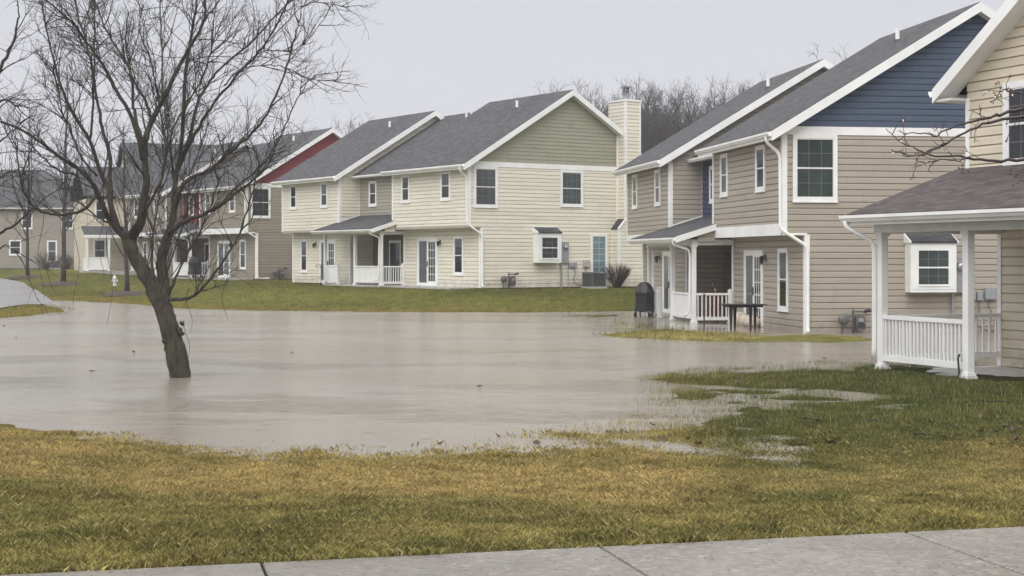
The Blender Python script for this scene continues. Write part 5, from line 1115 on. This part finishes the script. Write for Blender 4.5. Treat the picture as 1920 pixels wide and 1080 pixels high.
def wheel(x):
    mb = MB(); n = 24
    Pq = [Vector((x + .33 * math.cos(2 * math.pi * i / n), 0, .33 + .33 * math.sin(2 * math.pi * i / n))) for i in range(n + 1)]; mb.tube(Pq, .018, 6, False); o = mb.build('wheel', M['tyre'], bk, smooth=True)
    mb = MB()
    for i in range(12): a = math.pi * 2 * i / 12; mb.tube([(x, 0, .33), (x + .32 * math.cos(a), 0, .33 + .32 * math.sin(a))], .003, 3, False)
    mb.lathe([(.03, -.04), (.03, .04)], (x, 0, .33), 8, (0, 1, 0)); mb.build('spokes', M['steel'], o)
wheel(-.5); wheel(.52)
mb = MB()
for a, b in (((-.5, 0, .33), (-.06, 0, .30)), ((-.5, 0, .33), (-.18, 0, .74)), ((-.06, 0, .30), (-.2, 0, .86)), ((-.18, 0, .74), (.34, 0, .80)), ((-.06, 0, .30), (.36, 0, .72)), ((.33, 0, .86), (.52, 0, .33))): mb.tube([a, b], .017, 6)
mb.build('frame', M['black'], bk); mb = MB(); mb.tube([(.33, 0, .86), (.31, 0, .98), (.36, 0, 1.0)], .014, 6); mb.tube([(.36, -.24, 1.0), (.36, 0, 1.0), (.36, .24, 1.0)], .013, 6); mb.tube([(.36, -.24, 1.0), (.46, -.25, .98), (.48, -.25, .88), (.40, -.25, .84)], .013, 6); mb.tube([(.36, .24, 1.0), (.46, .25, .98), (.48, .25, .88), (.40, .25, .84)], .013, 6); mb.build('handlebar', M['black'], bk)
mb = MB(); mb.hexa([(-.33, -.07, .87), (-.06, -.025, .88), (-.06, .025, .88), (-.33, .07, .87), (-.33, -.08, .92), (-.06, -.02, .90), (-.06, .02, .90), (-.33, .08, .92)]); mb.build('saddle', M['black'], bk)
mb = MB(); mb.lathe([(.09, -.01), (.09, .01)], (-.06, 0, .30), 14, (0, 1, 0)); mb.tube([(-.06, -.06, .30), (.06, -.06, .20)], .012, 5); mb.tube([(-.06, .06, .30), (-.18, .06, .40)], .012, 5); mb.build('crank', M['black'], bk)
# splash block, chair behind the cream railing
mb = MB(); mb.hexa([(-.25, -.6, .0), (.25, -.6, .0), (.18, .3, .0), (-.18, .3, .0), (-.22, -.6, .03), (.22, -.6, .03), (.16, .3, .10), (-.16, .3, .10)]); mb.box(-.24, -.18, -.55, .25, .0, .11); mb.box(.18, .24, -.55, .25, .0, .11); o = mb.build('splash_block', M['conc'], loc=hloc(PR, .75, -.6, -.0), rz=PR[2]); tag(o, 'pale splash block under the downspout of the red gabled house', 'splash block')
# fallen leaves on the right lawn
rd = random.Random(21); proto = None
for px, py in ((1145, 296), (1160, 290)): pass
NW = 7
LP = [(8, 627), (30, 656), (548, 693), (250, 690), (173, 728), (900, 760), (1007, 845), (1290, 700), (1297, 715), (1382, 724), (1222, 806), (1290, 832), (1337, 812), (1350, 806), (1500, 838), (1558, 837), (1535, 795), (1520, 805), (1545, 680), (1630, 797), (1705, 772), (1745, 796), (1790, 805), (1830, 798), (1870, 815), (1880, 800), (1860, 840), (1900, 812), (1310, 842), (1140, 820), (1434, 708), (1620, 722), (1660, 728), (1450, 798), (1820, 766), (1910, 770), (1770, 826), (1200, 612), (1238, 634), (1500, 845), (1555, 834), (1690, 800), (1840, 815), (1905, 830), (1240, 832), (1418, 752)]
for k, (px, py) in enumerate(LP):
    g_ = ground(px, py)
    if proto is None or k in (1, 2):
        mb = MB(); q = [(rd.uniform(.8, 1.2) * .07 * math.cos(a), rd.uniform(.8, 1.2) * .05 * math.sin(a), .015 + abs(math.sin(a * 2)) * .03) for a in [i * math.pi / 4 for i in range(8)]]; mb.v = [(0, 0, .0)] + q; mb.f = [(0, 1 + i, 1 + (i + 1) % 8) for i in range(8)]; mb.uv = [[(0, 0)] * 3] * 8
        proto = o = mb.build('fallen_leaf', M['leaf']); tag(o, 'brown curled dead leaf lying on the wet lawn', 'leaf', 'dead leaves scattered on the right lawn')
    else: o = proto.copy(); COL.objects.link(o)
    fl_ = k < NW; tag(o, 'dark dead leaf floating on the open flood water' if fl_ else 'brown curled dead leaf lying on the wet lawn', 'leaf', 'dead leaves floating on the flood' if fl_ else 'dead leaves scattered on the right lawn')
    o.location = (g_[0], g_[1], max(g_[2], 0) + (.012 if fl_ else .03)); o.rotation_euler = (rd.uniform(-.4, .4), rd.uniform(-.4, .4), rd.random() * 6.3); s_ = rd.uniform(.35, .8); o.scale = (s_, s_, s_)
for px0, py0, px1, py1 in ((1625, 795, 1680, 802), (1850, 760, 1915, 762), (1880, 808, 1918, 814), (1505, 792, 1540, 795), (1712, 824, 1752, 824)):
    g0 = ground(px0, py0); g1 = ground(px1, py1); mb = MB(); a = Vector(g0) + Vector((0, 0, .05)); b = Vector(g1) + Vector((0, 0, .05)); mb.tube([a - a, (b - a) * .35 + Vector((0, .03, .01)), (b - a) * .7, b - a], [.011, .009, .007, .004], 5); o = mb.build('fallen_twig', M['twig'], loc=a, smooth=True); tag(o, 'thin dead twig lying across the wet lawn', 'twig', 'dead twigs on the right lawn')

# ------------------------------------------------------------------ light
w = bpy.data.worlds.new('World'); scn.world = w; w.use_nodes = True
ns, ls = w.node_tree.nodes, w.node_tree.links; bg = ns['Background']
SE, SA = R(42), R(200)          # soft daylight from behind the camera
sky = N(ns, 'ShaderNodeTexSky'); sky.sky_type = 'NISHITA'; sky.sun_disc = False; sky.sun_elevation = SE; sky.sun_rotation = SA; sky.air_density = 1.5; sky.dust_density = 4
hs = N(ns, 'ShaderNodeHueSaturation'); hs.inputs['Saturation'].default_value = .15; ls.new(sky.outputs[0], hs.inputs['Color'])
tc = N(ns, 'ShaderNodeTexCoord'); sx = N(ns, 'ShaderNodeSeparateXYZ'); ls.new(tc.outputs['Generated'], sx.inputs[0])
cr = N(ns, 'ShaderNodeValToRGB'); e = cr.color_ramp.elements        # overcast cloud deck, brighter overhead
e[0].position = 0.0; e[0].color = (.705, .708, .745, 1); e[1].position = .16; e[1].color = (.655, .668, .720, 1)
for p, c in ((.35, (.85, .86, .90, 1)), (1.0, (2.2, 2.2, 2.24, 1))): x = e.new(p); x.color = c
ls.new(sx.outputs['Z'], cr.inputs[0])
k10 = N(ns, 'ShaderNodeVectorMath', operation='SCALE'); ls.new(cr.outputs[0], k10.inputs[0]); k10.inputs['Scale'].default_value = 10
ls.new(mixc(ns, ls, .96, hs.outputs[0], k10.outputs[0]), bg.inputs['Color']); bg.inputs['Strength'].default_value = .1
sl_ = bpy.data.lights.new('sun', 'SUN'); sl_.energy = 1.5; sl_.angle = R(50); sl_.color = (1, .97, .93)
so = bpy.data.objects.new('sun', sl_); COL.objects.link(so); so.rotation_euler = (R(90) - SE, 0, R(180) - SA + R(0))
d_ = Vector((math.sin(SA) * math.cos(SE), math.cos(SA) * math.cos(SE), math.sin(SE))); so.rotation_euler = d_.to_track_quat('Z', 'Y').to_euler()

# rainy air
mb = MB(); mb.box(-1100, 1100, -30, 440, -3, 60); hzb = mb.build('haze', bpy.data.materials.new('rain_haze')); m = hzb.data.materials[0]; m.use_nodes = True; ns, ls = m.node_tree.nodes, m.node_tree.links
ns.remove(ns['Principled BSDF']); v = N(ns, 'ShaderNodeVolumePrincipled'); v.inputs['Color'].default_value = (.93, .93, .96, 1); v.inputs['Density'].default_value = .0007; ls.new(v.outputs[0], ns['Material Output'].inputs['Volume'])
tag(hzb, 'thin grey rain haze in the air', None, kind='stuff')
